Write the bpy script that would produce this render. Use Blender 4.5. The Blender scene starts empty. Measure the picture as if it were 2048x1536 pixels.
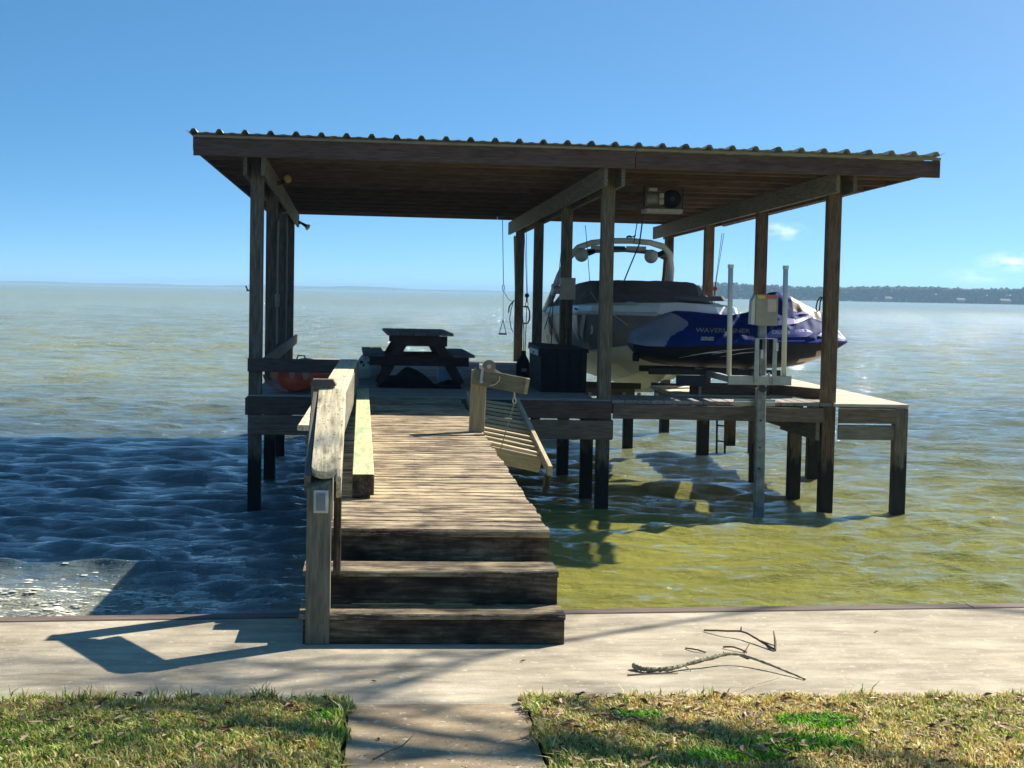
import bpy, math, random
import numpy as np
from mathutils import Vector, Matrix, Euler
random.seed(7); rng = np.random.default_rng(7)
R = math.radians
S = bpy.context.scene
C = S.collection

# ------------------------------------------------------------------ camera
cd = bpy.data.cameras.new('camera'); cam = bpy.data.objects.new('camera', cd); C.objects.link(cam)
YAW, PITCH, ROLL = R(4.6), R(3.29), R(1.12)
fw = Vector((math.sin(YAW)*math.cos(PITCH), math.cos(YAW)*math.cos(PITCH), -math.sin(PITCH)))
ri = Vector((math.cos(YAW), -math.sin(YAW), 0)); up = ri.cross(fw)
ri2 = math.cos(ROLL)*ri + math.sin(ROLL)*up; up2 = -math.sin(ROLL)*ri + math.cos(ROLL)*up
cam.matrix_world = Matrix(((ri2.x, up2.x, -fw.x, 0), (ri2.y, up2.y, -fw.y, 0), (ri2.z, up2.z, -fw.z, 1.6), (0, 0, 0, 1)))
cd.sensor_width = 36; cd.lens = 56.25; cd.clip_start = 0.05; cd.clip_end = 30000
S.camera = cam

# ------------------------------------------------------------------ light
SUN_AZ, SUN_EL = R(55), R(39.3)          # azimuth from +Y towards +X
W = bpy.data.worlds.new('World'); S.world = W; W.use_nodes = True
nt = W.node_tree; nt.nodes.clear()
def N(nt, t, **kw):
    n = nt.nodes.new(t)
    for k, v in kw.items():
        if k in n.inputs.keys() if isinstance(k, str) else False: n.inputs[k].default_value = v
        else: setattr(n, k, v)
    return n
def L(nt, a, b): nt.links.new(a, b)
tc = N(nt, 'ShaderNodeTexCoord')
sep = N(nt, 'ShaderNodeSeparateXYZ'); L(nt, tc.outputs['Generated'], sep.inputs[0])
# the clear winter sky is deeper blue close to the horizon than the model's: sample it higher up
mz = N(nt, 'ShaderNodeMath', operation='MULTIPLY_ADD'); L(nt, sep.outputs[2], mz.inputs[0]); mz.inputs[1].default_value = 3.4; mz.inputs[2].default_value = 0.13
cmb = N(nt, 'ShaderNodeCombineXYZ'); L(nt, sep.outputs[0], cmb.inputs[0]); L(nt, sep.outputs[1], cmb.inputs[1]); L(nt, mz.outputs[0], cmb.inputs[2])
nrm = N(nt, 'ShaderNodeVectorMath', operation='NORMALIZE'); L(nt, cmb.outputs[0], nrm.inputs[0])
sky = N(nt, 'ShaderNodeTexSky', sky_type='NISHITA'); sky.sun_disc = False
sky.sun_elevation = SUN_EL; sky.sun_rotation = SUN_AZ; sky.air_density = 1.0; sky.dust_density = 0.4; sky.ozone_density = 3.0
L(nt, nrm.outputs[0], sky.inputs[0])
hs = N(nt, 'ShaderNodeHueSaturation'); hs.inputs['Saturation'].default_value = 1.24; hs.inputs['Hue'].default_value = 0.489
L(nt, sky.outputs[0], hs.inputs['Color'])
# three small fair-weather clouds low over the far shore
cl = None
noi = N(nt, 'ShaderNodeTexNoise'); noi.inputs['Scale'].default_value = 95; noi.inputs['Detail'].default_value = 6
mp = N(nt, 'ShaderNodeMapping'); mp.inputs['Scale'].default_value = (1, 1, 2.6); L(nt, tc.outputs['Generated'], mp.inputs[0]); L(nt, mp.outputs[0], noi.inputs['Vector'])
acc = None
for (d, sx, sz, a) in (((0.371, 0.928, 0.0236), 55, 190, 1.0), ((0.352, 0.936, 0.0150), 60, 230, .55), ((0.243, 0.969, 0.0405), 75, 200, .8), ((.42, .907, .012), 50, 220, .5)):
    dv = Vector(d).normalized()
    sb = N(nt, 'ShaderNodeVectorMath', operation='SUBTRACT'); L(nt, tc.outputs['Generated'], sb.inputs[0]); sb.inputs[1].default_value = dv
    ml = N(nt, 'ShaderNodeVectorMath', operation='MULTIPLY'); L(nt, sb.outputs[0], ml.inputs[0]); ml.inputs[1].default_value = (sx, sx, sz)
    ln = N(nt, 'ShaderNodeVectorMath', operation='LENGTH'); L(nt, ml.outputs[0], ln.inputs[0])
    mr = N(nt, 'ShaderNodeMapRange'); L(nt, ln.outputs['Value'], mr.inputs[0]); mr.inputs[1].default_value = 0.0; mr.inputs[2].default_value = 1.3; mr.inputs[3].default_value = a; mr.inputs[4].default_value = 0
    if acc is None: acc = mr.outputs[0]
    else:
        ad = N(nt, 'ShaderNodeMath', operation='MAXIMUM'); L(nt, acc, ad.inputs[0]); L(nt, mr.outputs[0], ad.inputs[1]); acc = ad.outputs[0]
nm = N(nt, 'ShaderNodeMapRange'); L(nt, noi.outputs[0], nm.inputs[0]); nm.inputs[1].default_value = .38; nm.inputs[2].default_value = .66
cm = N(nt, 'ShaderNodeMath', operation='MULTIPLY'); L(nt, acc, cm.inputs[0]); L(nt, nm.outputs[0], cm.inputs[1])
cmul = N(nt, 'ShaderNodeMath', operation='MULTIPLY'); L(nt, cm.outputs[0], cmul.inputs[0]); cmul.inputs[1].default_value = .75
mixc = N(nt, 'ShaderNodeMixRGB'); L(nt, cmul.outputs[0], mixc.inputs[0]); L(nt, hs.outputs[0], mixc.inputs[1]); mixc.inputs[2].default_value = (9, 9.2, 9.6, 1)
bg = N(nt, 'ShaderNodeBackground'); bg.inputs['Strength'].default_value = 0.070; L(nt, mixc.outputs[0], bg.inputs[0])
wo = N(nt, 'ShaderNodeOutputWorld'); L(nt, bg.outputs[0], wo.inputs[0])

sl = bpy.data.lights.new('sun', 'SUN'); sl.energy = 4.2; sl.angle = R(0.53); sl.color = (1.0, .93, .82)
so = bpy.data.objects.new('sun', sl); C.objects.link(so)
sdir = Vector((math.sin(SUN_AZ)*math.cos(SUN_EL), math.cos(SUN_AZ)*math.cos(SUN_EL), math.sin(SUN_EL)))
so.rotation_euler = sdir.to_track_quat('Z', 'Y').to_euler(); so.location = (20, 14, 25)
S.view_settings.view_transform = 'Standard'; S.view_settings.look = 'None'; S.view_settings.exposure = 1.34; S.view_settings.gamma = 1
S.view_settings.use_curve_mapping = False

# ------------------------------------------------------------------ materials
def newmat(name):
    m = bpy.data.materials.new(name); m.use_nodes = True
    nt = m.node_tree; nt.nodes.clear()
    out = N(nt, 'ShaderNodeOutputMaterial'); p = N(nt, 'ShaderNodeBsdfPrincipled'); L(nt, p.outputs[0], out.inputs[0])
    return m, nt, p
def ramp(nt, fac, stops):
    r = N(nt, 'ShaderNodeValToRGB'); e = r.color_ramp.elements
    while len(e) < len(stops): e.new(.5)
    for i, (pos, c) in enumerate(stops): e[i].position = pos; e[i].color = (*c, 1)
    L(nt, fac, r.inputs[0]); return r.outputs[0]
def noise(nt, vec, scale, detail=5, rough=.55):
    n = N(nt, 'ShaderNodeTexNoise'); n.inputs['Scale'].default_value = scale; n.inputs['Detail'].default_value = detail; n.inputs['Roughness'].default_value = rough
    if vec is not None: L(nt, vec, n.inputs['Vector'])
    return n.outputs[0]
def mixc_(nt, fac, a, b, mode='MIX'):
    m = N(nt, 'ShaderNodeMixRGB', blend_type=mode)
    for s, v in ((0, fac), (1, a), (2, b)):
        if hasattr(v, 'is_output'): L(nt, v, m.inputs[s])
        elif s == 0: m.inputs[0].default_value = v
        else: m.inputs[s].default_value = (*v, 1)
    return m.outputs[0]
def bump(nt, h, p, strength=.3, dist=.01):
    b = N(nt, 'ShaderNodeBump'); b.inputs['Strength'].default_value = strength; b.inputs['Distance'].default_value = dist
    L(nt, h, b.inputs['Height']); L(nt, b.outputs[0], p.inputs['Normal']); return b
def plain(name, col, rough=.5, metal=0, var=.25, vscale=6, bumpy=.15, spec=.5):
    m, nt, p = newmat(name); tc = N(nt, 'ShaderNodeTexCoord')
    n = noise(nt, tc.outputs['Object'], vscale)
    c = ramp(nt, n, [(.3, tuple(x*(1-var) for x in col)), (.7, tuple(min(1, x*(1+var)) for x in col))])
    L(nt, c, p.inputs['Base Color']); p.inputs['Roughness'].default_value = rough; p.inputs['Metallic'].default_value = metal
    p.inputs['Specular IOR Level'].default_value = spec
    if bumpy: bump(nt, noise(nt, tc.outputs['Object'], vscale*6), p, bumpy, .005)
    return m
def wood(name, dark, mid, light, stain=(.03, .022, .018), st=(.55, .75), grain=1.0, rough=.75, wet=False, blotch=0, bs=.5, sscale=1.6, pale=None, speck=0):
    m, nt, p = newmat(name); tc = N(nt, 'ShaderNodeTexCoord'); oi = N(nt, 'ShaderNodeObjectInfo')
    k = N(nt, 'ShaderNodeVectorMath', operation='SCALE'); k.inputs[0].default_value = (37, 11, 23); L(nt, oi.outputs['Random'], k.inputs['Scale'])
    a = N(nt, 'ShaderNodeVectorMath', operation='ADD'); L(nt, tc.outputs['Object'], a.inputs[0]); L(nt, k.outputs[0], a.inputs[1])
    mp = N(nt, 'ShaderNodeMapping'); mp.inputs['Scale'].default_value = (2.4*grain, 26*grain, 26*grain); L(nt, a.outputs[0], mp.inputs[0])
    g = noise(nt, mp.outputs[0], 2.2, 7, .65)
    c = ramp(nt, g, [(.30, dark), (.5, mid), (.68, light)])
    mp2 = N(nt, 'ShaderNodeMapping'); mp2.inputs['Scale'].default_value = (1.0, 3.2, 3.2); L(nt, a.outputs[0], mp2.inputs[0])
    s = noise(nt, mp2.outputs[0], sscale*1.5, 6, .62)
    sr = N(nt, 'ShaderNodeMapRange'); L(nt, s, sr.inputs[0]); sr.inputs[1].default_value = st[0]; sr.inputs[2].default_value = st[1]
    sm = N(nt, 'ShaderNodeMath', operation='MULTIPLY'); L(nt, sr.outputs[0], sm.inputs[0]); sm.inputs[1].default_value = .85
    c = mixc_(nt, sm.outputs[0], c, stain)
    # each board its own tone
    v = N(nt, 'ShaderNodeMapRange'); L(nt, oi.outputs['Random'], v.inputs[0]); v.inputs[3].default_value = .74; v.inputs[4].default_value = 1.18
    vv = N(nt, 'ShaderNodeCombineXYZ')
    for i in range(3): L(nt, v.outputs[0], vv.inputs[i])
    c = mixc_(nt, 1, c, vv.outputs[0], 'MULTIPLY')
    if blotch:
        ge = N(nt, 'ShaderNodeNewGeometry'); nb = noise(nt, ge.outputs['Position'], 3.2, 7, .68)
        k_ = 1-blotch; c = mixc_(nt, 1, c, ramp(nt, nb, [(.36, (k_*.95, k_*.85, k_*.80)), (.50, (.95, .94, .92)), (.66, (1.18, 1.17, 1.12))]), 'MULTIPLY')
    if pale:
        s2 = noise(nt, mp.outputs[0], 5.0, 5, .7)
        pr = N(nt, 'ShaderNodeMapRange'); L(nt, s2, pr.inputs[0]); pr.inputs[1].default_value = .55; pr.inputs[2].default_value = .68; pr.inputs[4].default_value = .6
        c = mixc_(nt, pr.outputs[0], c, pale)
    if speck:
        s3 = noise(nt, a.outputs[0], 55, 3, .6)
        pr = N(nt, 'ShaderNodeMapRange'); L(nt, s3, pr.inputs[0]); pr.inputs[1].default_value = .60; pr.inputs[2].default_value = .68; pr.inputs[4].default_value = speck
        c = mixc_(nt, pr.outputs[0], c, stain)
    if wet:    # tide line: algae-black wood below the reach of the waves
        ge = N(nt, 'ShaderNodeNewGeometry'); sp = N(nt, 'ShaderNodeSeparateXYZ'); L(nt, ge.outputs['Position'], sp.inputs[0])
        nz = noise(nt, mp2.outputs[0], 5, 4)
        ad = N(nt, 'ShaderNodeMath', operation='MULTIPLY_ADD'); L(nt, nz, ad.inputs[0]); ad.inputs[1].default_value = .7; L(nt, sp.outputs[2], ad.inputs[2])
        wr = N(nt, 'ShaderNodeMapRange'); L(nt, ad.outputs[0], wr.inputs[0]); wr.inputs[1].default_value = .02; wr.inputs[2].default_value = .22; wr.inputs[3].default_value = .93; wr.inputs[4].default_value = 0
        c = mixc_(nt, wr.outputs[0], c, (.008, .009, .008))
    L(nt, c, p.inputs['Base Color']); p.inputs['Roughness'].default_value = rough; p.inputs['Specular IOR Level'].default_value = .25
    bump(nt, g, p, bs, .006)
    return m
M = {}
M['deck'] = wood('walkway_deck_wood', (.13, .088, .050), (.40, .31, .19), (.62, .50, .32), stain=(.055, .032, .022), st=(.47, .60), rough=.8, pale=(.76, .64, .42), sscale=2.6, blotch=.6)
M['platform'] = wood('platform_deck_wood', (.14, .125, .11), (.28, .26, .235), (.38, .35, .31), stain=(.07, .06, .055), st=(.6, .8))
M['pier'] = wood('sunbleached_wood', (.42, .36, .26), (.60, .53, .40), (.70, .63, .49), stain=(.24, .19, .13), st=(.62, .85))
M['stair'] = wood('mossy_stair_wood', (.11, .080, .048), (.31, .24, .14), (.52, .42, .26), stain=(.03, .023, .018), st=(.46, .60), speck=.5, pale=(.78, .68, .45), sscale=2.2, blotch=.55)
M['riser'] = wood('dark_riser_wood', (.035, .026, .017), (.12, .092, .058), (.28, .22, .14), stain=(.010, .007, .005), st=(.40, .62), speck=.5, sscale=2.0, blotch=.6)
M['post'] = wood('weathered_post', (.065, .054, .042), (.130, .110, .085), (.21, .18, .135), stain=(.03, .025, .02), st=(.55, .8), wet=True)
M['roofpost'] = wood('brown_post', (.060, .040, .026), (.13, .082, .052), (.20, .13, .085), stain=(.02, .015, .012), st=(.5, .75), wet=True)
M['beam'] = wood('gray_beam', (.085, .075, .060), (.16, .145, .115), (.24, .22, .175), stain=(.05, .045, .035), st=(.6, .8))
M['fascia'] = wood('red_brown_fascia', (.065, .042, .036), (.112, .074, .064), (.155, .11, .097), stain=(.035, .024, .022), st=(.55, .8))
M['joist'] = wood('red_brown_joist', (.065, .042, .038), (.11, .074, .066), (.155, .110, .098), stain=(.04, .026, .024), st=(.6, .8))
M['skirt'] = wood('skirt_board', (.085, .062, .050), (.155, .115, .09), (.22, .17, .13), stain=(.045, .035, .03), st=(.55, .8))
M['rail'] = wood('bleached_speckled_rail', (.28, .22, .13), (.56, .48, .31), (.74, .66, .46), stain=(.05, .038, .024), st=(.56, .74), speck=.8, sscale=3)
M['railpost'] = wood('greenish_rail_post', (.11, .10, .066), (.19, .175, .12), (.27, .245, .17), stain=(.045, .05, .035), st=(.5, .75))
M['treated'] = wood('green_treated_timber', (.34, .35, .18), (.46, .46, .25), (.56, .55, .31), stain=(.28, .38, .20), st=(.5, .60), rough=.7, grain=.7)
M['newwood'] = wood('fresh_wood', (.28, .22, .13), (.42, .34, .21), (.52, .43, .28), stain=(.15, .10, .06), st=(.68, .85))
M['table'] = wood('dark_table_wood', (.035, .016, .014), (.07, .032, .026), (.11, .055, .045), stain=(.02, .014, .014), st=(.55, .8))
M['tabletop'] = wood('gray_table_top', (.07, .07, .075), (.13, .13, .135), (.19, .185, .18), stain=(.05, .05, .055), st=(.55, .8))
M['galv'] = plain('galvanised_steel', (.42, .43, .42), .42, .75, .15, 9)
M['roofmetal'] = plain('painted_roof_sheet', (.36, .37, .34), .5, .1, .12, 3)
M['closure'] = plain('pale_closure_strip', (.25, .24, .19), .7, 0, .2, 6)
M['alu'] = plain('dull_aluminium', (.40, .41, .39), .5, .35, .18, 12)
M['oldpole'] = plain('streaked_gray_pole', (.24, .26, .25), .6, .25, .45, 9)
M['pvc'] = plain('pvc_pipe', (.62, .61, .57), .45, 0, .06, 4)
M['beige'] = plain('beige_housing', (.33, .29, .23), .5, 0, .12, 10)
M['ltbeige'] = plain('pale_housing', (.60, .60, .55), .5, 0, .06, 8)
M['yellow'] = plain('yellow_sticker', (.62, .50, .10), .5, 0, .1, 8, 0)
M['red'] = plain('red_sticker', (.60, .10, .07), .5, 0, .1, 8, 0)
M['pink'] = plain('faded_label', (.55, .42, .36), .5, 0, .1, 30, 0)
M['black'] = plain('black_plastic', (.007, .009, .014), .65, 0, .3, 4, spec=.18)
M['blackfab'] = plain('black_tarp', (.006, .007, .010), .8, 0, .4, 5, .4, spec=.1)
M['darkmetal'] = plain('dark_metal', (.03, .035, .045), .5, .3, .3, 9)
M['gray'] = plain('gray_plastic', (.22, .23, .24), .5)
M['white'] = plain('white_gelcoat', (.72, .72, .68), .3, 0, .06, 3, 0)
M['dullwhite'] = plain('dull_white', (.55, .56, .53), .5, 0, .12, 6)
M['cream'] = plain('cream_hull', (.66, .66, .56), .35, 0, .10, 2, .05)
M['hullgray'] = plain('dark_gray_hull', (.19, .185, .185), .3, 0, .2, 2, 0)
M['hullgraphic'] = plain('pale_hull_graphic', (.55, .56, .52), .35, 0, .05, 3, 0)
M['maroon'] = plain('maroon_graphic', (.12, .05, .05), .35, 0, .05, 3, 0)
M['canvas'] = plain('charcoal_canvas', (.12, .112, .115), .85, 0, .25, 3, .4)
M['ltcanvas'] = plain('light_canvas', (.20, .19, .18), .85, 0, .2, 3, .4)
M['blue'] = plain('royal_blue_cover', (.002, .020, .15), .7, 0, .3, 4, .5, spec=.15)
M['graycover'] = plain('gray_cover', (.20, .22, .30), .8, 0, .15, 4, .5)
M['lav'] = plain('lavender_sun_splash', (.13, .14, .44), .4, 0, .15, 12, 0)
M['tan'] = plain('tan_shell', (.20, .155, .105), .4, 0, .2, 8, 0)
M['silver'] = plain('silver_print', (.55, .56, .58), .4, .2, .1, 30, 0)
M['kayak'] = plain('red_kayak_plastic', (.55, .075, .035), .35, 0, .35, 5, .05)
M['kayakpale'] = plain('faded_red_plastic', (.55, .22, .17), .4, 0, .15, 5, .05)
M['rope'] = plain('gray_rope', (.22, .22, .20), .9, 0, .2, 60)
M['paleprope'] = plain('pale_rope', (.55, .50, .38), .9, 0, .15, 60)
M['cable'] = plain('dark_cable', (.02, .02, .022), .6, .2, .2, 40)
M['rust'] = plain('rusty_iron', (.20, .06, .035), .7, .2, .35, 30)
M['amber'] = plain('amber_lens', (.65, .42, .12), .3, 0, .1, 30, 0)
M['bluew'] = plain('blue_plastic', (.30, .50, .68), .4, 0, .2, 10, 0)
M['greenmat'] = plain('dark_green_mat', (.004, .035, .030), .8, 0, .4, 9)
M['twig'] = plain('bark_twig', (.11, .065, .035), .85, 0, .4, 60, .5)
M['lichen'] = plain('lichen_bark', (.30, .27, .17), .9, 0, .7, 42, .8)
M['bark'] = plain('oak_bark', (.10, .085, .07), .9, 0, .4, 12, .8)
M['leafbrown'] = plain('dry_brown_leaf', (.16, .075, .032), .7, 0, .5, 20)
M['carpet'] = plain('brown_bunk_carpet', (.055, .042, .032), .95, 0, .3, 40, .5)
M['farhouse'] = plain('far_house_wall', (.17, .16, .15), .7)
M['farroof'] = plain('far_house_roof', (.12, .10, .09), .8)

# ------------------------------------------------------------------ building helpers
def tag(o, label=None, cat=None, group=None, kind=None):
    if label: o['label'] = label
    if cat: o['category'] = cat
    if group: o['group'] = group
    if kind: o['kind'] = kind
    return o
def thing(name, label, cat, loc, group=None):
    o = bpy.data.objects.new(name, None); C.objects.link(o); o.location = loc; o.empty_display_size = .2
    return tag(o, label, cat, group)
def wloc(parent):
    v = Vector((0, 0, 0))
    while parent is not None: v = v + parent.location; parent = parent.parent
    return v
def put(name, me, loc, rot=None, parent=None):
    o = bpy.data.objects.new(name, me); C.objects.link(o)
    if parent is not None: o.parent = parent
    o.location = Vector(loc) - wloc(parent)
    if rot is not None: o.rotation_euler = rot.to_euler() if hasattr(rot, 'to_euler') else rot
    return o
class MB:
    def __init__(s): s.v = []; s.f = []; s.m = []; s.mats = []; s.smooth = False
    def mi(s, mat):
        if mat not in s.mats: s.mats.append(mat)
        return s.mats.index(mat)
    def add(s, vs, fs, mat=None):
        o = len(s.v); s.v += [tuple(v) for v in vs]; k = s.mi(mat) if mat else 0
        for f in fs: s.f.append(tuple(i+o for i in f)); s.m.append(k)
        return s
    def box(s, lo, hi, mat=None, b=0.0):
        x0, y0, z0 = lo; x1, y1, z1 = hi
        vs = [(x, y, z) for z in (z0, z1) for y in (y0, y1) for x in (x0, x1)]
        return s.add(vs, [(0, 2, 3, 1), (4, 5, 7, 6), (0, 1, 5, 4), (2, 6, 7, 3), (0, 4, 6, 2), (1, 3, 7, 5)], mat)
    def bar(s, p0, p1, w, h, mat=None, upv=(0, 0, 1), b=.004):
        p0 = Vector(p0); p1 = Vector(p1); X = (p1-p0).normalized(); U = Vector(upv)
        Y = U.cross(X).normalized(); Z = X.cross(Y)
        vs = []
        prof = oct_prof(w, h, b)
        for p in (p0, p1): vs += [p + Y*a + Z*c for a, c in prof]
        n = len(prof)
        fs = [(i, (i+1) % n, n+(i+1) % n, n+i) for i in range(n)] + [tuple(reversed(range(n))), tuple(range(n, 2*n))]
        return s.add(vs, fs, mat)
    def tube(s, pts, r, n=8, mat=None, cap=True):
        pts = [Vector(p) for p in pts]; rs = r if hasattr(r, '__len__') else [r]*len(pts)
        vs = []; fs = []; ref = Vector((0, 0, 1))
        T0 = (pts[1]-pts[0]).normalized()
        A = ref.cross(T0) if abs(T0.z) < .9 else Vector((1, 0, 0)).cross(T0)
        A.normalize()
        for i, p in enumerate(pts):
            T = (pts[min(i+1, len(pts)-1)] - pts[max(i-1, 0)]).normalized()
            A = (A - T*A.dot(T)).normalized(); B = T.cross(A)
            for k in range(n):
                t = 2*math.pi*k/n; vs.append(p + (A*math.cos(t) + B*math.sin(t))*rs[i])
        for i in range(len(pts)-1):
            for k in range(n): fs.append((i*n+k, i*n+(k+1) % n, (i+1)*n+(k+1) % n, (i+1)*n+k))
        if cap: fs += [tuple(reversed(range(n))), tuple(range((len(pts)-1)*n, len(pts)*n))]
        return s.add(vs, fs, mat)
    def sphere(s, c, r, mat=None, u=12, v=8, sc=(1, 1, 1)):
        vs = [(c[0], c[1], c[2]-r*sc[2])]; fs = []
        for j in range(1, v):
            ph = -math.pi/2 + math.pi*j/v
            for i in range(u):
                th = 2*math.pi*i/u
                vs.append((c[0]+r*sc[0]*math.cos(ph)*math.cos(th), c[1]+r*sc[1]*math.cos(ph)*math.sin(th), c[2]+r*sc[2]*math.sin(ph)))
        vs.append((c[0], c[1], c[2]+r*sc[2]))
        for i in range(u): fs.append((0, 1+(i+1) % u, 1+i))
        for j in range(v-2):
            for i in range(u): fs.append((1+j*u+i, 1+j*u+(i+1) % u, 1+(j+1)*u+(i+1) % u, 1+(j+1)*u+i))
        t = len(vs)-1
        for i in range(u): fs.append((t, 1+(v-2)*u+i, 1+(v-2)*u+(i+1) % u))
        return s.add(vs, fs, mat)
    def loft(s, rows, mat=None, closed=False, caps=False):
        n = len(rows[0]); vs = [p for r in rows for p in r]; fs = []
        for i in range(len(rows)-1):
            for k in range(n if closed else n-1): fs.append((i*n+k, i*n+(k+1) % n, (i+1)*n+(k+1) % n, (i+1)*n+k))
        if caps: fs += [tuple(reversed(range(n))), tuple(range((len(rows)-1)*n, len(rows)*n))]
        return s.add(vs, fs, mat)
    def mesh(s, name, mat, o=(0, 0, 0)):
        me = bpy.data.meshes.new(name); o = Vector(o)
        me.from_pydata([Vector(v)-o for v in s.v], [], s.f); 
        mats = s.mats if s.mats and not mat else [mat]
        for m in mats: me.materials.append(M[m] if isinstance(m, str) else m)
        if len(mats) > 1: me.polygons.foreach_set('material_index', s.m)
        if s.smooth: me.polygons.foreach_set('use_smooth', [True]*len(me.polygons))
        me.update(); return me
    def build(s, name, mat=None, parent=None, smooth=False, origin=None):
        s.smooth = smooth
        if origin is None:
            a = np.array([tuple(v) for v in s.v]); origin = tuple((a.min(0)+a.max(0))/2)
        return put(name, s.mesh(name, mat, origin), origin, None, parent)
def oct_prof(w, h, b):
    a, c = w/2, h/2
    return [(-a+b, -c), (a-b, -c), (a, -c+b), (a, c-b), (a-b, c), (-a+b, c), (-a, c-b), (-a, -c+b)]
_cache = {}
def board(name, p0, p1, w, h, mat, parent=None, upv=(0, 0, 1), b=.005, label=None):
    """one sawn board: long axis on local X, w sideways, h along upv"""
    p0 = Vector(p0); p1 = Vector(p1); d = p1-p0; Ln = d.length
    key = (round(Ln, 3), round(w, 4), round(h, 4), mat, b)
    if key not in _cache:
        mb = MB(); mb.bar((-Ln/2, 0, 0), (Ln/2, 0, 0), w, h, b=b); _cache[key] = mb.mesh('board', mat)
    X = d.normalized(); Y = Vector(upv).cross(X).normalized(); Z = X.cross(Y)
    rot = Matrix((X, Y, Z)).transposed()
    o = put(name, _cache[key], (p0+p1)/2, rot, parent)
    if label: o['label'] = label
    return o

WATER = -0.80
# ------------------------------------------------------------------ water
NW = 130
lam = np.exp(rng.uniform(np.log(.17), np.log(3.6), NW)); kk = 2*np.pi/lam
th = R(-98) + rng.normal(0, .46, NW)
wx, wy = np.cos(th)*kk, np.sin(th)*kk; ph = rng.uniform(0, 2*np.pi, NW)
amp = lam**.62 * .0060 * rng.uniform(.5, 1.5, NW)
amp[lam > .6] *= .80; amp[lam > 1.0] *= .70; amp[lam > 1.8] *= .6
def waves(x, y, minlam):
    z = np.zeros_like(x); dx = np.zeros_like(x); dy = np.zeros_like(x)
    g = .9 + .18*np.sin(x*.31+1.3+.8*np.sin(y*.23))*np.sin(y*.27+.5)       # gusty patches
    for i in range(NW):
        w = np.clip(lam[i]/(minlam+np.maximum(y-12, 0)*.011)-1, 0, 1)
        calm = 1.0 if lam[i] > 1.2 else np.clip(.72+.28*np.clip((y-11)/6, 0, 1), 0, 1)
        p = wx[i]*x + wy[i]*y + ph[i]; a = amp[i]*w*g*calm*(1+np.clip((y-26)/60, 0, 1)*1.1)
        z += a*np.cos(p); s = a*np.sin(p)*.95
        dx -= s*np.cos(th[i]); dy -= s*np.sin(th[i])
    return z, dx, dy
def water_height(x, y):
    z, _, _ = waves(np.array([float(x)]), np.array([float(y)]), .12); return WATER + float(z[0])
def make_water():
    V = []; F = []; off = 0
    for (y0, y1, sy, x0, x1, sx) in ((6.6, 10.4, .12, -9, 11, .12), (10.4, 20, .036, -8, 12, .040), (20, 34, .055, -13, 20, .060), (34, 80, .15, -32, 50, .19), (80, 230, .34, -66, 98, .38)):
        ys = np.linspace(y0, y1, int((y1-y0)/sy)+1); xs = np.linspace(x0, x1, int((x1-x0)/sx)+1)
        X, Y = np.meshgrid(xs, ys); x = X.ravel(); y = Y.ravel()
        z, dx, dy = waves(x, y, .13)
        fade = np.clip((260-y)/120, 0, 1)
        z *= fade
        e = ((np.abs(y-y0) < 1e-6) & (y0 > 80)) | (np.abs(y-y1) < 1e-6) | (np.abs(y-y0) < 1e-6) | (np.abs(x-x0) < 1e-6) | (np.abs(x-x1) < 1e-6)
        dx[e] = 0; dy[e] = 0
        V.append(np.stack([x+dx, y+dy, WATER+z], 1))
        nx = len(xs); ny = len(ys)
        i = (np.arange(ny-1)[:, None]*nx + np.arange(nx-1)[None]).ravel() + off
        F.append(np.stack([i, i+1, i+nx+1, i+nx], 1)); off += nx*ny
    # outer sheets
    def q(x0, y0, x1, y1):
        nonlocal off
        V.append(np.array([(x0, y0, WATER), (x1, y0, WATER), (x1, y1, WATER), (x0, y1, WATER)])); F.append(np.array([[off, off+1, off+2, off+3]])); off += 4
    q(-5900, 230, 5900, 9000)
    for (y0, y1, a, b) in ((6.6, 10.4, -9, 11), (10.4, 20, -8, 12), (20, 34, -13, 20), (34, 80, -32, 50), (80, 230, -66, 98)):
        q(-5900, y0, a, y1); q(b, y0, 5900, y1)
    V = np.concatenate(V).astype(np.float32); F = np.concatenate(F).astype(np.int32)
    me = bpy.data.meshes.new('lake_water'); me.vertices.add(len(V)); me.vertices.foreach_set('co', V.ravel())
    me.loops.add(F.size); me.loops.foreach_set('vertex_index', F.ravel()); me.polygons.add(len(F))
    me.polygons.foreach_set('loop_start', np.arange(0, F.size, 4, dtype=np.int32)); me.polygons.foreach_set('use_smooth', np.ones(len(F), bool))
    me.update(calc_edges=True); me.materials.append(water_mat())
    o = bpy.data.objects.new('lake_water', me); C.objects.link(o); tag(o, kind='structure')
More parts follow.
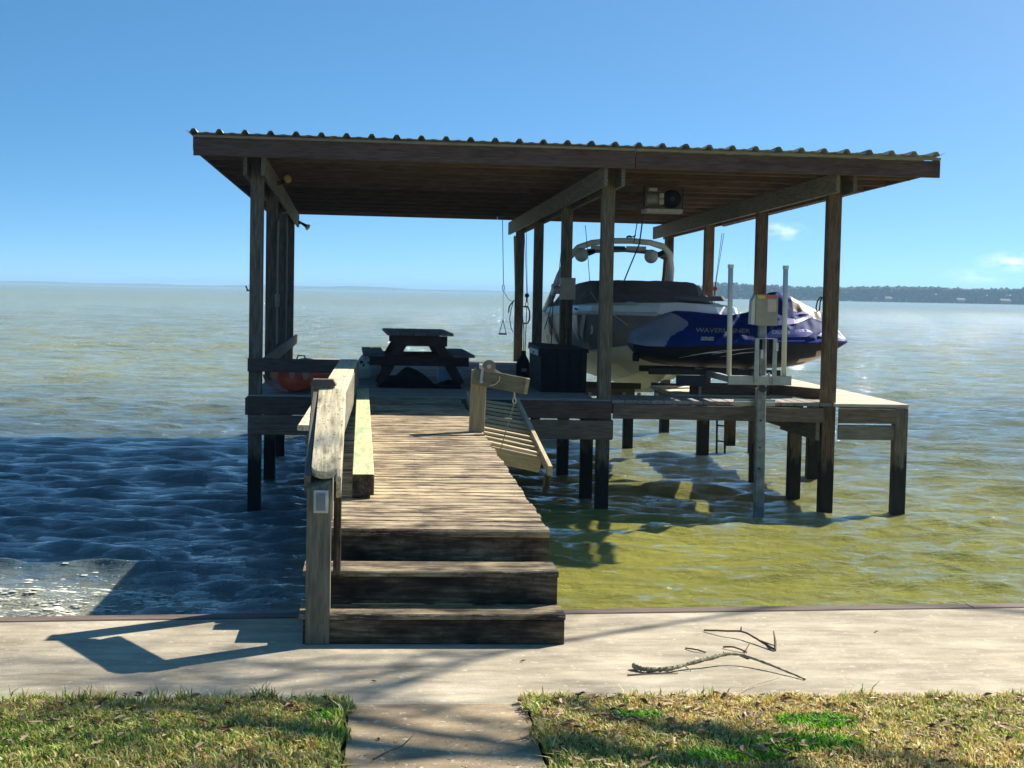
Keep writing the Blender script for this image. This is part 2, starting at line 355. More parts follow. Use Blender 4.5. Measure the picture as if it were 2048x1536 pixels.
def water_mat():
    m, nt, p = newmat('muddy_lake_water'); ge = N(nt, 'ShaderNodeNewGeometry')
    n1 = noise(nt, ge.outputs['Position'], .35, 3)
    c = ramp(nt, n1, [(.35, (.150, .150, .050)), (.65, (.195, .188, .068))])
    # silt stirred up in the shallows at the right of the dock; grey-green open water farther out
    sq = N(nt, 'ShaderNodeSeparateXYZ'); L(nt, ge.outputs['Position'], sq.inputs[0])
    m1 = N(nt, 'ShaderNodeMapRange'); L(nt, sq.outputs[1], m1.inputs[0]); m1.inputs[1].default_value = 15; m1.inputs[2].default_value = 34; m1.inputs[3].default_value = 1; m1.inputs[4].default_value = 0
    m2 = N(nt, 'ShaderNodeMapRange'); L(nt, sq.outputs[0], m2.inputs[0]); m2.inputs[1].default_value = -1.0; m2.inputs[2].default_value = 1.2
    mm = N(nt, 'ShaderNodeMath', operation='MULTIPLY'); L(nt, m1.outputs[0], mm.inputs[0]); L(nt, m2.outputs[0], mm.inputs[1])
    m3 = N(nt, 'ShaderNodeMapRange'); L(nt, sq.outputs[1], m3.inputs[0]); m3.inputs[1].default_value = 22; m3.inputs[2].default_value = 45
    m4 = N(nt, 'ShaderNodeMapRange'); L(nt, sq.outputs[1], m4.inputs[0]); m4.inputs[1].default_value = 35; m4.inputs[2].default_value = 330; m4.inputs[3].default_value = .025; m4.inputs[4].default_value = .22
    L(nt, m4.outputs[0], p.inputs['Roughness'])
    cl_ = mixc_(nt, m3.outputs[0], ramp(nt, n1, [(.35, (.060, .100, .120)), (.65, (.085, .125, .130))]), ramp(nt, n1, [(.35, (.27, .295, .150)), (.65, (.345, .355, .180))]))  # near left painted darker and bluer as the roof's shadow on the water
    m5 = N(nt, 'ShaderNodeMapRange'); L(nt, sq.outputs[1], m5.inputs[0]); m5.inputs[1].default_value = 90; m5.inputs[2].default_value = 500
    cl_ = mixc_(nt, m5.outputs[0], cl_, (.235, .27, .165))
    # churned, milky water by the left seawall; the paleness also paints sunlight there
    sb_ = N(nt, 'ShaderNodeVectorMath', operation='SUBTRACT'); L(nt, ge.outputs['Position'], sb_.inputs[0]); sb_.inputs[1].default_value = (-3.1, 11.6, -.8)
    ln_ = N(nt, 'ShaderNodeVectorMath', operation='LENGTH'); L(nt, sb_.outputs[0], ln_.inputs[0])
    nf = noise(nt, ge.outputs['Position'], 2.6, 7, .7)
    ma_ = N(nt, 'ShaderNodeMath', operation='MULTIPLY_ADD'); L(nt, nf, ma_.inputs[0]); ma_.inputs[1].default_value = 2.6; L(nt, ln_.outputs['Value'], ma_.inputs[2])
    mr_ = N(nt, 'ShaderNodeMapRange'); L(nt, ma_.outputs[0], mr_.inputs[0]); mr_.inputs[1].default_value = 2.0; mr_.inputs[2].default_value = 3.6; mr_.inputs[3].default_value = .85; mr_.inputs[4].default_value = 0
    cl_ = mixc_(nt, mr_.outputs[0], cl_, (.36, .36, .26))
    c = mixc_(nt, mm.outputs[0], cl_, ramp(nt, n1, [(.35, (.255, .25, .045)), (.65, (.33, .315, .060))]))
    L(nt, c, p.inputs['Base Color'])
    p.inputs['IOR'].default_value = 1.50
    mp = N(nt, 'ShaderNodeMapping'); mp.inputs['Scale'].default_value = (.55, 1.3, 1); L(nt, ge.outputs['Position'], mp.inputs[0])
    a = noise(nt, mp.outputs[0], 4.2, 8, .66)
    b2 = noise(nt, mp.outputs[0], .8, 3, .5)
    sm = N(nt, 'ShaderNodeMath', operation='MULTIPLY_ADD'); L(nt, b2, sm.inputs[0]); sm.inputs[1].default_value = 1.8; L(nt, a, sm.inputs[2])
    # chop not meshed farther out is carried by the bump
    sp = N(nt, 'ShaderNodeSeparateXYZ'); L(nt, ge.outputs['Position'], sp.inputs[0])
    dr = N(nt, 'ShaderNodeMapRange'); L(nt, sp.outputs[1], dr.inputs[0]); dr.inputs[1].default_value = 14; dr.inputs[2].default_value = 130; dr.inputs[3].default_value = .135; dr.inputs[4].default_value = .30
    b = bump(nt, sm.outputs[0], p, 1.0, .05); 
    d2 = N(nt, 'ShaderNodeMapRange'); L(nt, sp.outputs[1], d2.inputs[0]); d2.inputs[1].default_value = 150; d2.inputs[2].default_value = 500; d2.inputs[3].default_value = 1; d2.inputs[4].default_value = .30
    dm = N(nt, 'ShaderNodeMath', operation='MULTIPLY'); L(nt, dr.outputs[0], dm.inputs[0]); L(nt, d2.outputs[0], dm.inputs[1]); L(nt, dm.outputs[0], b.inputs['Distance'])
    return m
make_water()

# ------------------------------------------------------------------ ground
def wall_y(x): return 7.74 + .0855*(x+.367)
def grass_y(x): return 6.17 + .032*(x-.3)
def conc_mat(name, a, b, stain, st=(.5, .72), flecks=.0):
    m, nt, p = newmat(name); ge = N(nt, 'ShaderNodeNewGeometry'); P = ge.outputs['Position']
    n1 = noise(nt, P, 2.2, 8, .62); c = ramp(nt, n1, [(.33, a), (.66, b)])
    n2 = noise(nt, P, 1.6, 8, .72); mr = N(nt, 'ShaderNodeMapRange'); L(nt, n2, mr.inputs[0]); mr.inputs[1].default_value = st[0]; mr.inputs[2].default_value = st[1]; mr.inputs[4].default_value = .7
    c = mixc_(nt, mr.outputs[0], c, stain)
    mpx = N(nt, 'ShaderNodeMapping'); mpx.inputs['Scale'].default_value = (.6, 2.2, 1); L(nt, P, mpx.inputs[0]); n6 = noise(nt, mpx.outputs[0], 3.5, 8, .7); c = mixc_(nt, 1, c, ramp(nt, n6, [(.30, (.62, .60, .58)), (.50, (1, 1, 1)), (.70, (1.28, 1.26, 1.2))]), 'MULTIPLY')
    n3 = noise(nt, P, 160, 3, .7); f = ramp(nt, n3, [(.3, (.72, .72, .72)), (.7, (1.22, 1.22, 1.22))]); c = mixc_(nt, 1, c, f, 'MULTIPLY')
    n5 = noise(nt, P, 26, 3, .5); mr = N(nt, 'ShaderNodeMapRange'); L(nt, n5, mr.inputs[0]); mr.inputs[1].default_value = .635; mr.inputs[2].default_value = .67; mr.inputs[4].default_value = .45+flecks
    c = mixc_(nt, mr.outputs[0], c, (.62, .57, .45))
    L(nt, c, p.inputs['Base Color']); p.inputs['Roughness'].default_value = .9; p.inputs['Specular IOR Level'].default_value = .2
    bump(nt, n3, p, .4, .004); return m
M['conc'] = conc_mat('promenade_concrete', (.325, .28, .198), (.465, .405, .298), (.18, .15, .112))
M['conc2'] = conc_mat('path_concrete', (.31, .225, .13), (.47, .37, .235), (.17, .12, .07), (.45, .68), .3)
mb = MB(); xs = [-14, -6, -2, 1, 4, 8, 16]
def slab(mb, xs, y0f, y1f, zt, zb):
    vs = []; n = len(xs)
    for z in (zt, zb):
        for f in (y0f, y1f): vs += [(x, f(x), z) for x in xs]
    fs = []
    for i in range(n-1):
        fs += [(i, i+1, n+i+1, n+i), (2*n+i, 3*n+i, 3*n+i+1, 2*n+i+1), (i, 2*n+i, 2*n+i+1, i+1), (n+i, n+i+1, 3*n+i+1, 3*n+i)]
    fs += [(0, n, 3*n, 2*n), (n-1, 3*n-1, 4*n-1, 2*n-1)]
    mb.add(vs, fs)
slab(mb, xs, lambda x: 6.118, wall_y, 0, -1.3)
tag(mb.build('pavement', 'conc'), kind='structure')
mb = MB(); slab(mb, [-.112, .565], lambda x: 1.5, lambda x: 6.108, .002, -.25)
tag(mb.build('path', 'conc2'), kind='structure')
# bulkhead along the water: face boards and a timber cap
sw = thing('seawall', 'weathered timber bulkhead with a cap board between the concrete pavement and the lake', 'sea wall', (0, wall_y(0), 0))
x = -14.0; k = 0
while x < 16:
    x1 = x+2.44
    board('cap_board', (x+.004, wall_y(x)+.06, -.012), (x1-.004, wall_y(x1)+.06, -.012), .11, .034, 'skirt', sw)
    x = x1
for i in range(4):
    board('face_board', (-14, wall_y(-14)+.03, -.12-.235*i), (16, wall_y(16)+.03, -.12-.235*i), .05, .225, 'post', sw)

mb = MB()
m, nt_, p_ = newmat('lawn_soil'); ge = N(nt_, 'ShaderNodeNewGeometry')
n = noise(nt_, ge.outputs['Position'], 9, 7, .7); c = ramp(nt_, n, [(.3, (.045, .035, .018)), (.5, (.11, .095, .04)), (.7, (.20, .17, .08))])
L(nt_, c, p_.inputs['Base Color']); p_.inputs['Roughness'].default_value = 1; bump(nt_, n, p_, .8, .02); M['soil'] = m
slab(mb, [-14, -.13], lambda x: -14, lambda x: 6.11, .012, -.3)
slab(mb, [.58, 18], lambda x: -14, lambda x: 6.11, .012, -.3)
slab(mb, [-.13, .58], lambda x: -14, lambda x: 1.49, .012, -.3)
tag(mb.build('lawn_ground', 'soil'), kind='structure')

def make_grass():
    n = 150000
    # most blades where the photograph looks, thinning out around it
    x = rng.uniform(-2.6, 3.6, n); y = 6.17 - np.abs(rng.normal(0, .62, n))
    far = rng.random(n) < .18; x[far] = rng.uniform(-7, 8, far.sum()); y[far] = rng.uniform(2.2, 6.15, far.sum())
    edge = grass_y(x) + .03*np.sin(x*9)+.02*np.sin(x*23)+.012*np.sin(x*57)
    keep = (y < edge) & ~((x > -.118+.022*np.sin(y*17)+.012*np.sin(y*61)) & (x < .566+.02*np.sin(y*13+1)+.012*np.sin(y*53))); x = x[keep]; y = y[keep]; edge = edge[keep]; n = len(x)
    pat = np.sin(x*3.1+1.2*np.sin(y*4.3))+np.sin(y*5.7+1.7*np.sin(x*2.2)+2) + rng.normal(0, .8, n)
    tuft = (.5+.5*np.sin(x*21+2*np.sin(y*17)))*(.5+.5*np.sin(y*25+2*np.sin(x*19)))
    h = rng.uniform(.010, .027, n)*(1+.8*tuft) ; bd = np.minimum(edge-y, np.minimum(np.abs(x+.12), np.abs(x-.57)))
    tall = (bd < .05) & (rng.random(n) < .28); h[tall] *= rng.uniform(1.3, 2.2, tall.sum())
    az = rng.uniform(0, 2*np.pi, n); lean = rng.uniform(.2, 1.5, n); w = rng.uniform(.0018, .0042, n)
    straw = np.array([[.66, .50, .17], [.54, .38, .13], [.40, .26, .09], [.74, .62, .27]]); gr = np.array([[.15, .29, .03], [.25, .38, .045], [.10, .19, .025], [.40, .44, .08]])
    pg = np.clip(.48 + .15*pat - .20*(x > .5) + .25*(bd < .06)*(x < .3), .06, .95)
    isg = rng.random(n) < pg
    col = np.where(isg[:, None], gr[rng.integers(0, 4, n)], straw[rng.integers(0, 4, n)])
    # a few vivid weed clumps
    for (cx, cy, rx, ry) in ((1.63, 5.78, .15, .09), (1.50, 5.50, .20, .10), (.97, 5.86, .10, .06), (1.2, 5.35, .2, .06), (-.20, 5.86, .05, .08)):
        d = ((x-cx)/rx)**2+((y-cy)/ry)**2 + rng.normal(0, .25, n) < 1
        col[d] = np.array([.13, .33, .015])*rng.uniform(.7, 1.3, (d.sum(), 1)); h[d] = rng.uniform(.018, .035, d.sum()); w[d] *= 1.7; lean[d] *= .8
    col = np.minimum(col*rng.uniform(.75, 1.75, (n, 1)), .9)
    ca, sa = np.cos(az), np.sin(az); z0 = .012
    px, py = -sa*w, ca*w
    mx, my = x+ca*h*lean*.28, y+sa*h*lean*.28; tx, ty = x+ca*h*lean*.9, y+sa*h*lean*.9
    zt = z0+h/np.sqrt(1+.5*lean**2)
    V = np.stack([np.stack([x-px, y-py, np.full(n, z0)], 1), np.stack([x+px, y+py, np.full(n, z0)], 1), np.stack([mx+px*.8, my+py*.8, z0+h*.55], 1), np.stack([mx-px*.8, my-py*.8, z0+h*.55], 1), np.stack([tx, ty, zt], 1)], 1).reshape(-1, 3)
    b = (np.arange(n)*5)[:, None]
    loops = np.concatenate([b+0, b+1, b+2, b+3, b+3, b+2, b+4], 1).ravel()
    starts = (np.arange(n)[:, None]*7+np.array([0, 4])).ravel()
    me = bpy.data.meshes.new('grass'); me.vertices.add(len(V)); me.vertices.foreach_set('co', V.astype(np.float32).ravel())
    me.loops.add(len(loops)); me.loops.foreach_set('vertex_index', loops.astype(np.int32)); me.polygons.add(len(starts)); me.polygons.foreach_set('loop_start', starts.astype(np.int32))
    me.update(calc_edges=True)
    at = me.color_attributes.new('blade_color', 'FLOAT_COLOR', 'POINT')
    at.data.foreach_set('color', np.concatenate([np.repeat(col, 5, 0), np.ones((n*5, 1))], 1).astype(np.float32).ravel())
    m, nt, p = newmat('grass_blades'); a = N(nt, 'ShaderNodeAttribute', attribute_name='blade_color'); L(nt, a.outputs['Color'], p.inputs['Base Color']); p.inputs['Roughness'].default_value = .6
    tr = N(nt, 'ShaderNodeBsdfTranslucent'); L(nt, a.outputs['Color'], tr.inputs['Color']); mx_ = N(nt, 'ShaderNodeMixShader'); mx_.inputs[0].default_value = .35
    out = [q for q in nt.nodes if q.type == 'OUTPUT_MATERIAL'][0]; L(nt, p.outputs[0], mx_.inputs[1]); L(nt, tr.outputs[0], mx_.inputs[2]); L(nt, mx_.outputs[0], out.inputs[0])
    me.materials.append(m); o = bpy.data.objects.new('grass', me); C.objects.link(o)
    tag(o, 'patchy straw and green winter lawn grass beside the concrete path', 'grass', kind='stuff')
make_grass()

def leaf_geo(mb, x, y, z, s, az, tilt, mat=None):
    ca, sa = math.cos(az), math.sin(az)
    prof = [(-1, 0), (-.5, .32), (.1, .42), (.6, .25), (1, 0), (.6, -.25), (.1, -.42), (-.5, -.32)]
    vs = []
    for i, (a, b) in enumerate(prof):
        u, v = a*s, b*s; zz = z + .004 + abs(v)*.8*tilt + u*.25*tilt
        vs.append((x+u*ca-v*sa, y+u*sa+v*ca, max(zz, z+.002)))
    vs.append((x, y, z+.003))
    mb.add(vs, [(i, (i+1) % 8, 8) for i in range(8)], mat)
M['leaf2'] = plain('tan_dry_leaf', (.42, .30, .17), .7, 0, .3, 25); M['leaf3'] = plain('red_brown_leaf', (.22, .09, .04), .7, 0, .4, 25)
mb = MB()
for i in range(1900):
    x = random.uniform(-2.4, 3.2); y = 6.14-abs(random.gauss(0, .6))
    if -.16 < x < .6 or y > grass_y(x): continue
    if x < .3 and random.random() < .4: continue
    leaf_geo(mb, x, y, .024+random.random()*.012, random.uniform(.008, .028), random.uniform(0, 6.3), random.uniform(-.2, 1.4), random.choice(['leafbrown', 'leaf3', 'leaf2', 'leaf2', 'leafbrown']))
tag(mb.build('leaf_litter'), 'small dry oak leaves scattered through the lawn grass', 'leaves', kind='stuff')
for i, (x, y, lab) in enumerate(((.62, 6.83, 'single dry leaf lying on the pavement to the right of the steps'), (.0, 5.62, 'small curled leaf on the path near its left grass edge'), (-.02, 6.47, 'small dark leaf on the pavement left of the path, in the tree shadow'), (2.38, 7.45, 'short brown leaf lying on the pavement at far right near the water'))):
    mb = MB(); leaf_geo(mb, x, y, 0, .014, i*1.7, 1.0); tag(mb.build('dry_leaf', 'leafbrown'), lab, 'leaf')
# pale bits shed on the path
mb = MB()
for i in range(150):
    x = random.uniform(-.1, .55); y = random.choice([random.uniform(5.2, 5.6), random.uniform(5.2, 5.9)])
    s = random.uniform(.003, .009); leaf_geo(mb, x, y, .002, s, random.uniform(0, 6.3), .3)
tag(mb.build('path_debris', 'leaf2'), 'pale scraps of bark and leaf scattered over the near end of the path', 'debris', kind='stuff')

# ------------------------------------------------------------------ far shores, forest, haze
def hill(name, pts, depth, mat, kind='structure'):
    rows = []
    for (x, y, h) in pts:
        rows.append([(x, y, WATER-.5), (x+0, y+depth*.12, WATER+h*.8), (x, y+depth*.4, WATER+h), (x, y+depth, WATER-.5)])
    mb = MB(); mb.loft(rows); return tag(mb.build(name, mat, smooth=True), kind=kind)
M['farland'] = plain('far_wooded_shore', (.035, .05, .025), .95, 0, .3, .02, 0)
M['bank'] = plain('shore_bank', (.10, .085, .06), .95, 0, .4, .05, 0)
pts = []
for i in range(160):
    x = -3600+i*50; 
    a = 6 + 4.5*math.sin(i*.21)+2.5*math.sin(i*.63+1)+random.uniform(-.8, .8)
    if x < -1300: a *= .55
    pts.append((x*.66, 4700 + 160*math.sin(i*.07), (max(a, 2.0)+5)*.62))
hill('far_shore', pts, 420, 'farland')
pts = []
for i in range(60):
    x = 268+i*16; h = 4.5 if i > 1 else .5+i; pts.append((x, 1450-.10*(x-268)+5*math.sin(i*.8), h))
hill('right_shore', pts, 160, 'bank')
mf, ntf, pf = newmat('distant_forest'); ge = N(ntf, 'ShaderNodeNewGeometry')
c = ramp(ntf, noise(ntf, ge.outputs['Position'], .055, 5, .6), [(.32, (.020, .036, .014)), (.52, (.045, .060, .026)), (.68, (.105, .080, .055))])
L(ntf, c, pf.inputs['Base Color']); pf.inputs['Roughness'].default_value = 1; M['forest'] = mf
mb = MB(); V = []; F = []
for i in range(4200):
    x = random.uniform(268, 1000); 
    row = random.choice([0, 0, 1, 2]); y = 1456-.10*(x-268)+row*14+random.uniform(-4, 4)
    hh = 12.6+1.1*math.sin(x*.012)+.7*math.sin(x*.041+1)+random.gauss(0, .7)+row*.6
    if x < 300: hh *= .35+.65*(x-268)/32
    r = random.choice([random.uniform(1.3, 2.4), random.uniform(2.0, 3.4)]); lo = random.random() < .45
    zc = WATER + (hh - r*.8 if not lo else random.uniform(3, hh*.6))
    u, v = 6, 3
    o = len(V)
    ring = [(x, y, zc-r)]
    for j in range(1, v):
        p_ = -math.pi/2+math.pi*j/v
        for q in range(u):
            t = 2*math.pi*q/u+j; rr = r*random.uniform(.75, 1.2); ring.append((x+rr*math.cos(p_)*math.cos(t), y+rr*math.cos(p_)*math.sin(t), zc+rr*1.0*math.sin(p_)))
    ring.append((x, y, zc+r*random.uniform(.9, 1.2)))
    fs = [(0, 1+(q+1) % u, 1+q) for q in range(u)] + [(1+j*u+q, 1+j*u+(q+1) % u, 1+(j+1)*u+(q+1) % u, 1+(j+1)*u+q) for j in range(v-2) for q in range(u)] + [(len(ring)-1, 1+(v-2)*u+q, 1+(v-2)*u+(q+1) % u) for q in range(u)]
    mb.add(ring, fs)
tag(mb.build('shoreline_forest', 'forest'), 'hazy wooded bluff on the far right shore of the lake', 'forest', kind='stuff')
for (x, w, lab) in ((560, 9, 'tiny pale house low on the far wooded shore, rightmost of the three'), (520, 7, 'tiny pale house on the far shore, middle one of the three'), (455, 6, 'tiny pale house on the far shore, leftmost of the three')):
    y = 1438-.10*(x-268); t = thing('lake_house', lab, 'house', (x, y, WATER+.6), 'houses on the far shore')
    mb = MB(); mb.box((x-w/2, y, WATER-.2), (x+w/2, y+6, WATER+3.2)); mb.build('wall', 'farhouse', t)
    mb = MB(); mb.add([(x-w/2-.5, y-.5, WATER+3.21), (x+w/2+.5, y-.5, WATER+3.21), (x+w/2+.5, y+6.5, WATER+3.21), (x-w/2-.5, y+6.5, WATER+3.21), (x-w/2, y+3, WATER+5), (x+w/2, y+3, WATER+5)], [(0, 1, 5, 4), (2, 3, 4, 5), (0, 4, 3), (1, 2, 5), (0, 3, 2, 1)]); mb.build('roof', 'farroof', t)
HAZE = True
if HAZE:
    mb = MB(); mb.box((-6000, -60, -2.6), (6000, 9100, 24)); hz = mb.mesh('haze', None) if False else None
    me = bpy.data.meshes.new('haze'); me.from_pydata(mb.v, [], mb.f); m = bpy.data.materials.new('thin_haze'); m.use_nodes = True; n_ = m.node_tree; n_.nodes.clear()
    out = N(n_, 'ShaderNodeOutputMaterial'); pv = N(n_, 'ShaderNodeVolumePrincipled'); pv.inputs['Color'].default_value = (.44, .74, 1, 1); pv.inputs['Density'].default_value = .00027; pv.inputs['Anisotropy'].default_value = 0.0
    L(n_, pv.outputs[0], out.inputs['Volume']); me.materials.append(m)
    o = bpy.data.objects.new('haze', me); C.objects.link(o); tag(o, 'thin pale blue haze lying over the lake', 'haze', kind='stuff'); o['label'] = 'thin pale blue haze lying over the lake'

# ------------------------------------------------------------------ steps up to the walkway
st = thing('dock_stairs', 'three broad dark weathered timber steps rising from the pavement to the walkway', 'steps', (.24, 7.2, 0))
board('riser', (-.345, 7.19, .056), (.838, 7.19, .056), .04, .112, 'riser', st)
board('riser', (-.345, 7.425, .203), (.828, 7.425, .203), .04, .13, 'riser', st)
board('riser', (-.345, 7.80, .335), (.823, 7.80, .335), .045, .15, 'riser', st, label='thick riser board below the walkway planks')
board('tread', (-.365, 7.285, .1245), (.842, 7.295, .1245), .245, .026, 'stair', st)
board('tread', (-.36, 7.535, .279), (.832, 7.545, .279), .285, .028, 'stair', st)
for x in (-.30, .23, .77):
    board('stringer', (x, 7.215, .05), (x, 7.62, .05), .045, .10, 'riser', st)
    board('stringer', (x, 7.45, .19), (x, 7.70, .19), .045, .13, 'riser', st)

# ------------------------------------------------------------------ walkway
wk = thing('walkway', 'plank walkway over the water from the steps to the covered platform', 'walkway', (.2, 7.75, .4))
y = 7.765; i = 0
while y < 17.36:
    x0 = -.345 if y < 12.3 else -.60
    w = .1345
    board('deck_plank', (x0+random.uniform(-.008, .008), y+w/2, .417+random.uniform(-.002, .002)), (.822+random.uniform(-.008, .008), y+w/2+random.uniform(-.003, .003), .417+random.uniform(-.003, .003)), w, .038, 'deck', wk, b=.010)
    y += .1455; i += 1
mb = MB()
y = 7.765
while y < 17.3:
    for x in (-.28, .21, .77):
        for q in (.035, .10):
            a, b_ = x+random.uniform(-.012, .012), y+q+random.uniform(-.006, .006); mb.add([(a+.0045*math.cos(t), b_+.0045*math.sin(t), .4382) for t in (0, 1.05, 2.1, 3.14, 4.2, 5.24)], [(0, 1, 2, 3, 4, 5)])
    y += .1455
o = mb.build('nail_heads', 'darkmetal', wk); o['kind'] = 'stuff'
for x in (-.56, .2, .78):
    board('stringer', (x if x > -.5 else -.31, 7.83, .30), (x if x > -.5 else -.31, 17.35, .30), .045, .185, 'skirt', wk)
for y in (8.15, 10.6, 13.2, 15.7):
    for x in (-.26 if y < 12 else -.52, .70):
        board('pile', (x, y, -1.6), (x, y, .205), .14, .14, 'post', wk, upv=(0, 1, 0))
    board('cross_beam', (-.34 if y < 12 else -.62, y-.095, .14), (.82, y-.095, .14), .04, .18, 'skirt', wk)
# low rail: a deep plank on edge with a flat cap, along the left side
board('rail_plank', (-.315, 8.85, .67), (-.285, 17.22, .67), .04, .29, 'railpost', wk, b=.006)
board('rail_cap', (-.375, 8.85, .83), (-.375, 17.24, .83), .19, .032, 'rail', wk, b=.006)
for y in (10.6, 13.2, 15.7):
    board('rail_post', (-.40, y, .44), (-.40, y, .812), .09, .09, 'railpost', wk, upv=(0, 1, 0))
# loose green timber on the walkway
gt = thing('treated_timber', 'long square pale green treated timber lying along the left side of the walkway', 'timber', (-.14, 9, .436))
board('timber', (-.105, 8.90, .512), (-.215, 16.7, .512), .122, .118, 'treated', gt, b=.004)
board('end_grain', (-.1045, 8.8925, .512), (-.1046, 8.8985, .512), .120, .116, 'riser', gt, b=.004)
for y, x in ((8.98, -.115), (12.6, -.16), (16.3, -.20)):
    board('spacer_block', (x-.05, y, .4445), (x+.05, y, .4445), .10, .015, 'riser', gt)

# ------------------------------------------------------------------ stair handrail
hr = thing('stair_handrail', 'bleached sloping handrail with speckled grain on posts at the left of the steps', 'handrail', (-.28, 7.2, 0))
mb = MB()      # near post: slanted top
x0, x1, y0, y1 = -.334, -.226, 7.155, 7.265
mb.add([(x0, y0, 0), (x1, y0, 0), (x1, y1, 0), (x0, y1, 0), (x0, y0, .705), (x1, y0, .735), (x1, y1, .775), (x0, y1, .745)], [(0, 3, 2, 1), (0, 1, 5, 4), (1, 2, 6, 5), (2, 3, 7, 6), (3, 0, 4, 7), (4, 5, 6, 7)])
o = mb.build('near_post', None, hr); o.data.materials.clear(); o.data.materials.append(M['railpost'])
o.name = 'post'
me = o.data
# turn mesh so grain runs up the post
for v in me.vertices: v.co = Vector((v.co.z, v.co.y, -v.co.x))
o.rotation_euler = Euler((0, -math.pi/2, 0))
board('post', (-.302, 8.08, .44), (-.302, 8.08, 1.115), .115, .115, 'railpost', hr, upv=(0, 1, 0), b=.006)
mb = MB()
cx, cy, cz = -.302, 8.08, 1.1152
mb.add([(cx-.068, cy-.065, cz), (cx+.068, cy-.065, cz), (cx+.068, cy+.065, cz), (cx-.068, cy+.065, cz), (cx-.05, cy-.05, cz+.03), (cx+.05, cy-.05, cz+.03), (cx+.05, cy+.05, cz+.03), (cx-.05, cy+.05, cz+.03)], [(0, 3, 2, 1), (0, 1, 5, 4), (1, 2, 6, 5), (2, 3, 7, 6), (3, 0, 4, 7), (4, 5, 6, 7)])
mb.build('post_cap', 'skirt', hr)
# sloping plank with rounded near end
P0 = Vector((-.258, 7.165, .765)); P1 = Vector((-.262, 8.02, 1.085))
X = (P1-P0).normalized(); Y = Vector((0, 0, 1)).cross(X).normalized(); Z = X.cross(Y); Ln = (P1-P0).length
mb = MB(); out = [(Ln, -.058), (Ln, .058), (.06, .058)] + [(.06-.06*math.sin(a), .058*math.cos(a)) for a in np.linspace(.2, math.pi-.2, 9)] + [(.06, -.058)]
n = len(out); mb.add([(a-Ln/2, b, .018) for a, b in out]+[(a-Ln/2, b, -.018) for a, b in out], [tuple(range(n)), tuple(reversed(range(n, 2*n)))]+[(i, n+i, n+(i+1) % n, (i+1) % n) for i in range(n)])
me = mb.mesh('handrail_cap', 'rail'); put('rail_cap', me, (P0+P1)/2, Matrix((X, Y, Z)).transposed(), hr)
board('side_plank', P0+Vector((.064, .02, -.055)), P1+Vector((.064, -.02, -.05)), .022, .11, 'rail', hr, upv=tuple(Z))
board('side_plank', P0+Vector((-.075, .02, -.045)), P1+Vector((-.075, -.02, -.04)), .03, .09, 'beam', hr, upv=tuple(Z))
board('baluster', (-.20, 7.30, .30), (-.20, 7.30, .72), .035, .03, 'riser', hr, upv=(0, 1, 0))
ob = MB(); ob.box((-.302, 7.128, .60), (-.238, 7.153, .70)); outlet = ob.build('outlet_cover', 'ltbeige', hr)
ob = MB(); ob.box((-.291, 7.118, .612), (-.250, 7.127, .688)); ob.build('outlet_lid', 'gray', outlet)
ob = MB(); ob.box((-.256, 7.119, .63), (-.246, 7.1265, .68), 'white'); ob.build('catch', 'white', outlet)

# ------------------------------------------------------------------ covered boat dock
bd = thing('boathouse', 'open boat dock with a flat ribbed metal roof on tall dark timber posts', 'boathouse', (.5, 17.4, WATER))
LEFT = [(-1.385, 17.50), (-1.42, 20.3), (-1.49, 23.3), (-1.56, 26.5)]
MID = [(2.425, 17.50), (2.375, 21.0), (2.32, 24.3), (2.27, 27.1)]
RIGHT = [(4.95, 17.50), (4.88, 20.6), (4.86, 23.9), (4.86, 27.3)]
def roofz(y, x=0): return 3.17 - (y-16.87)*.0135 - (x+2)*.0045         # underside of the sheets
JD = .178
for rowi, row in enumerate((LEFT, MID, RIGHT)):
    for j, (x, y) in enumerate(row):
        mat = 'post' if rowi < 2 else 'roofpost'
        board('post', (x, y, -1.7), (x, y, roofz(y, x)-JD-.004), .140 if rowi != 2 or j else .15, .140, mat, bd, upv=(0, 1, 0), b=.006)
    xa, xb = row[0][0], row[-1][0]
    for s in (-.0935, .0935):
        ya, yb = 17.02, row[-1][1]+1.0
        xe = xa + (xb-xa)*(yb-17.5)/(row[-1][1]-17.5)
        ym = 21.6
        xm = xa + (xb-xa)*(ym-17.5)/(row[-1][1]-17.5)
        board('beam', (xa+s, ya, roofz(ya, xa)-JD-.112), (xm+s, ym-.003, roofz(ym, xa)-JD-.112), .04, .215, 'beam', bd)
        board('beam', (xm+s, ym+.003, roofz(ym, xa)-JD-.112), (xe+s, yb, roofz(yb, xa)-JD-.112), .04, .215, 'beam', bd)
# joists and front fascia
ys = [16.90+.0]+[16.9+.88*k for k in range(1, 13)]
for k, y in enumerate(ys):
    y = min(y, 27.9)
    segs = ((-2.0, 2.62), (2.626, 5.93)) if k == 0 else ((-1.96, 1.9), (1.9, 5.90))
    for a, b in segs:
        dz = .040 if k == 0 else 0
        board('fascia_board' if k == 0 else 'joist', (a+.003, y, roofz(y, a)-JD/2-.002-dz), (b-.003, y, roofz(y, b)-JD/2-.002-dz), .042, JD, 'fascia' if k == 0 else 'joist', bd, b=.005 if k == 0 else .011)
        if k == 0: board('closure_strip', (a+.003, y-.01, roofz(y, a)-.019), (b-.003, y-.01, roofz(y, b)-.019), .05, .030, 'closure', bd)
for x in (-1.99, 5.925):
    board('rim_board', (x, 16.93, roofz(16.9, x)-JD/2-.002), (x, 27.9, roofz(27.9, x)-JD/2-.002), .035, JD-.03, 'joist', bd)
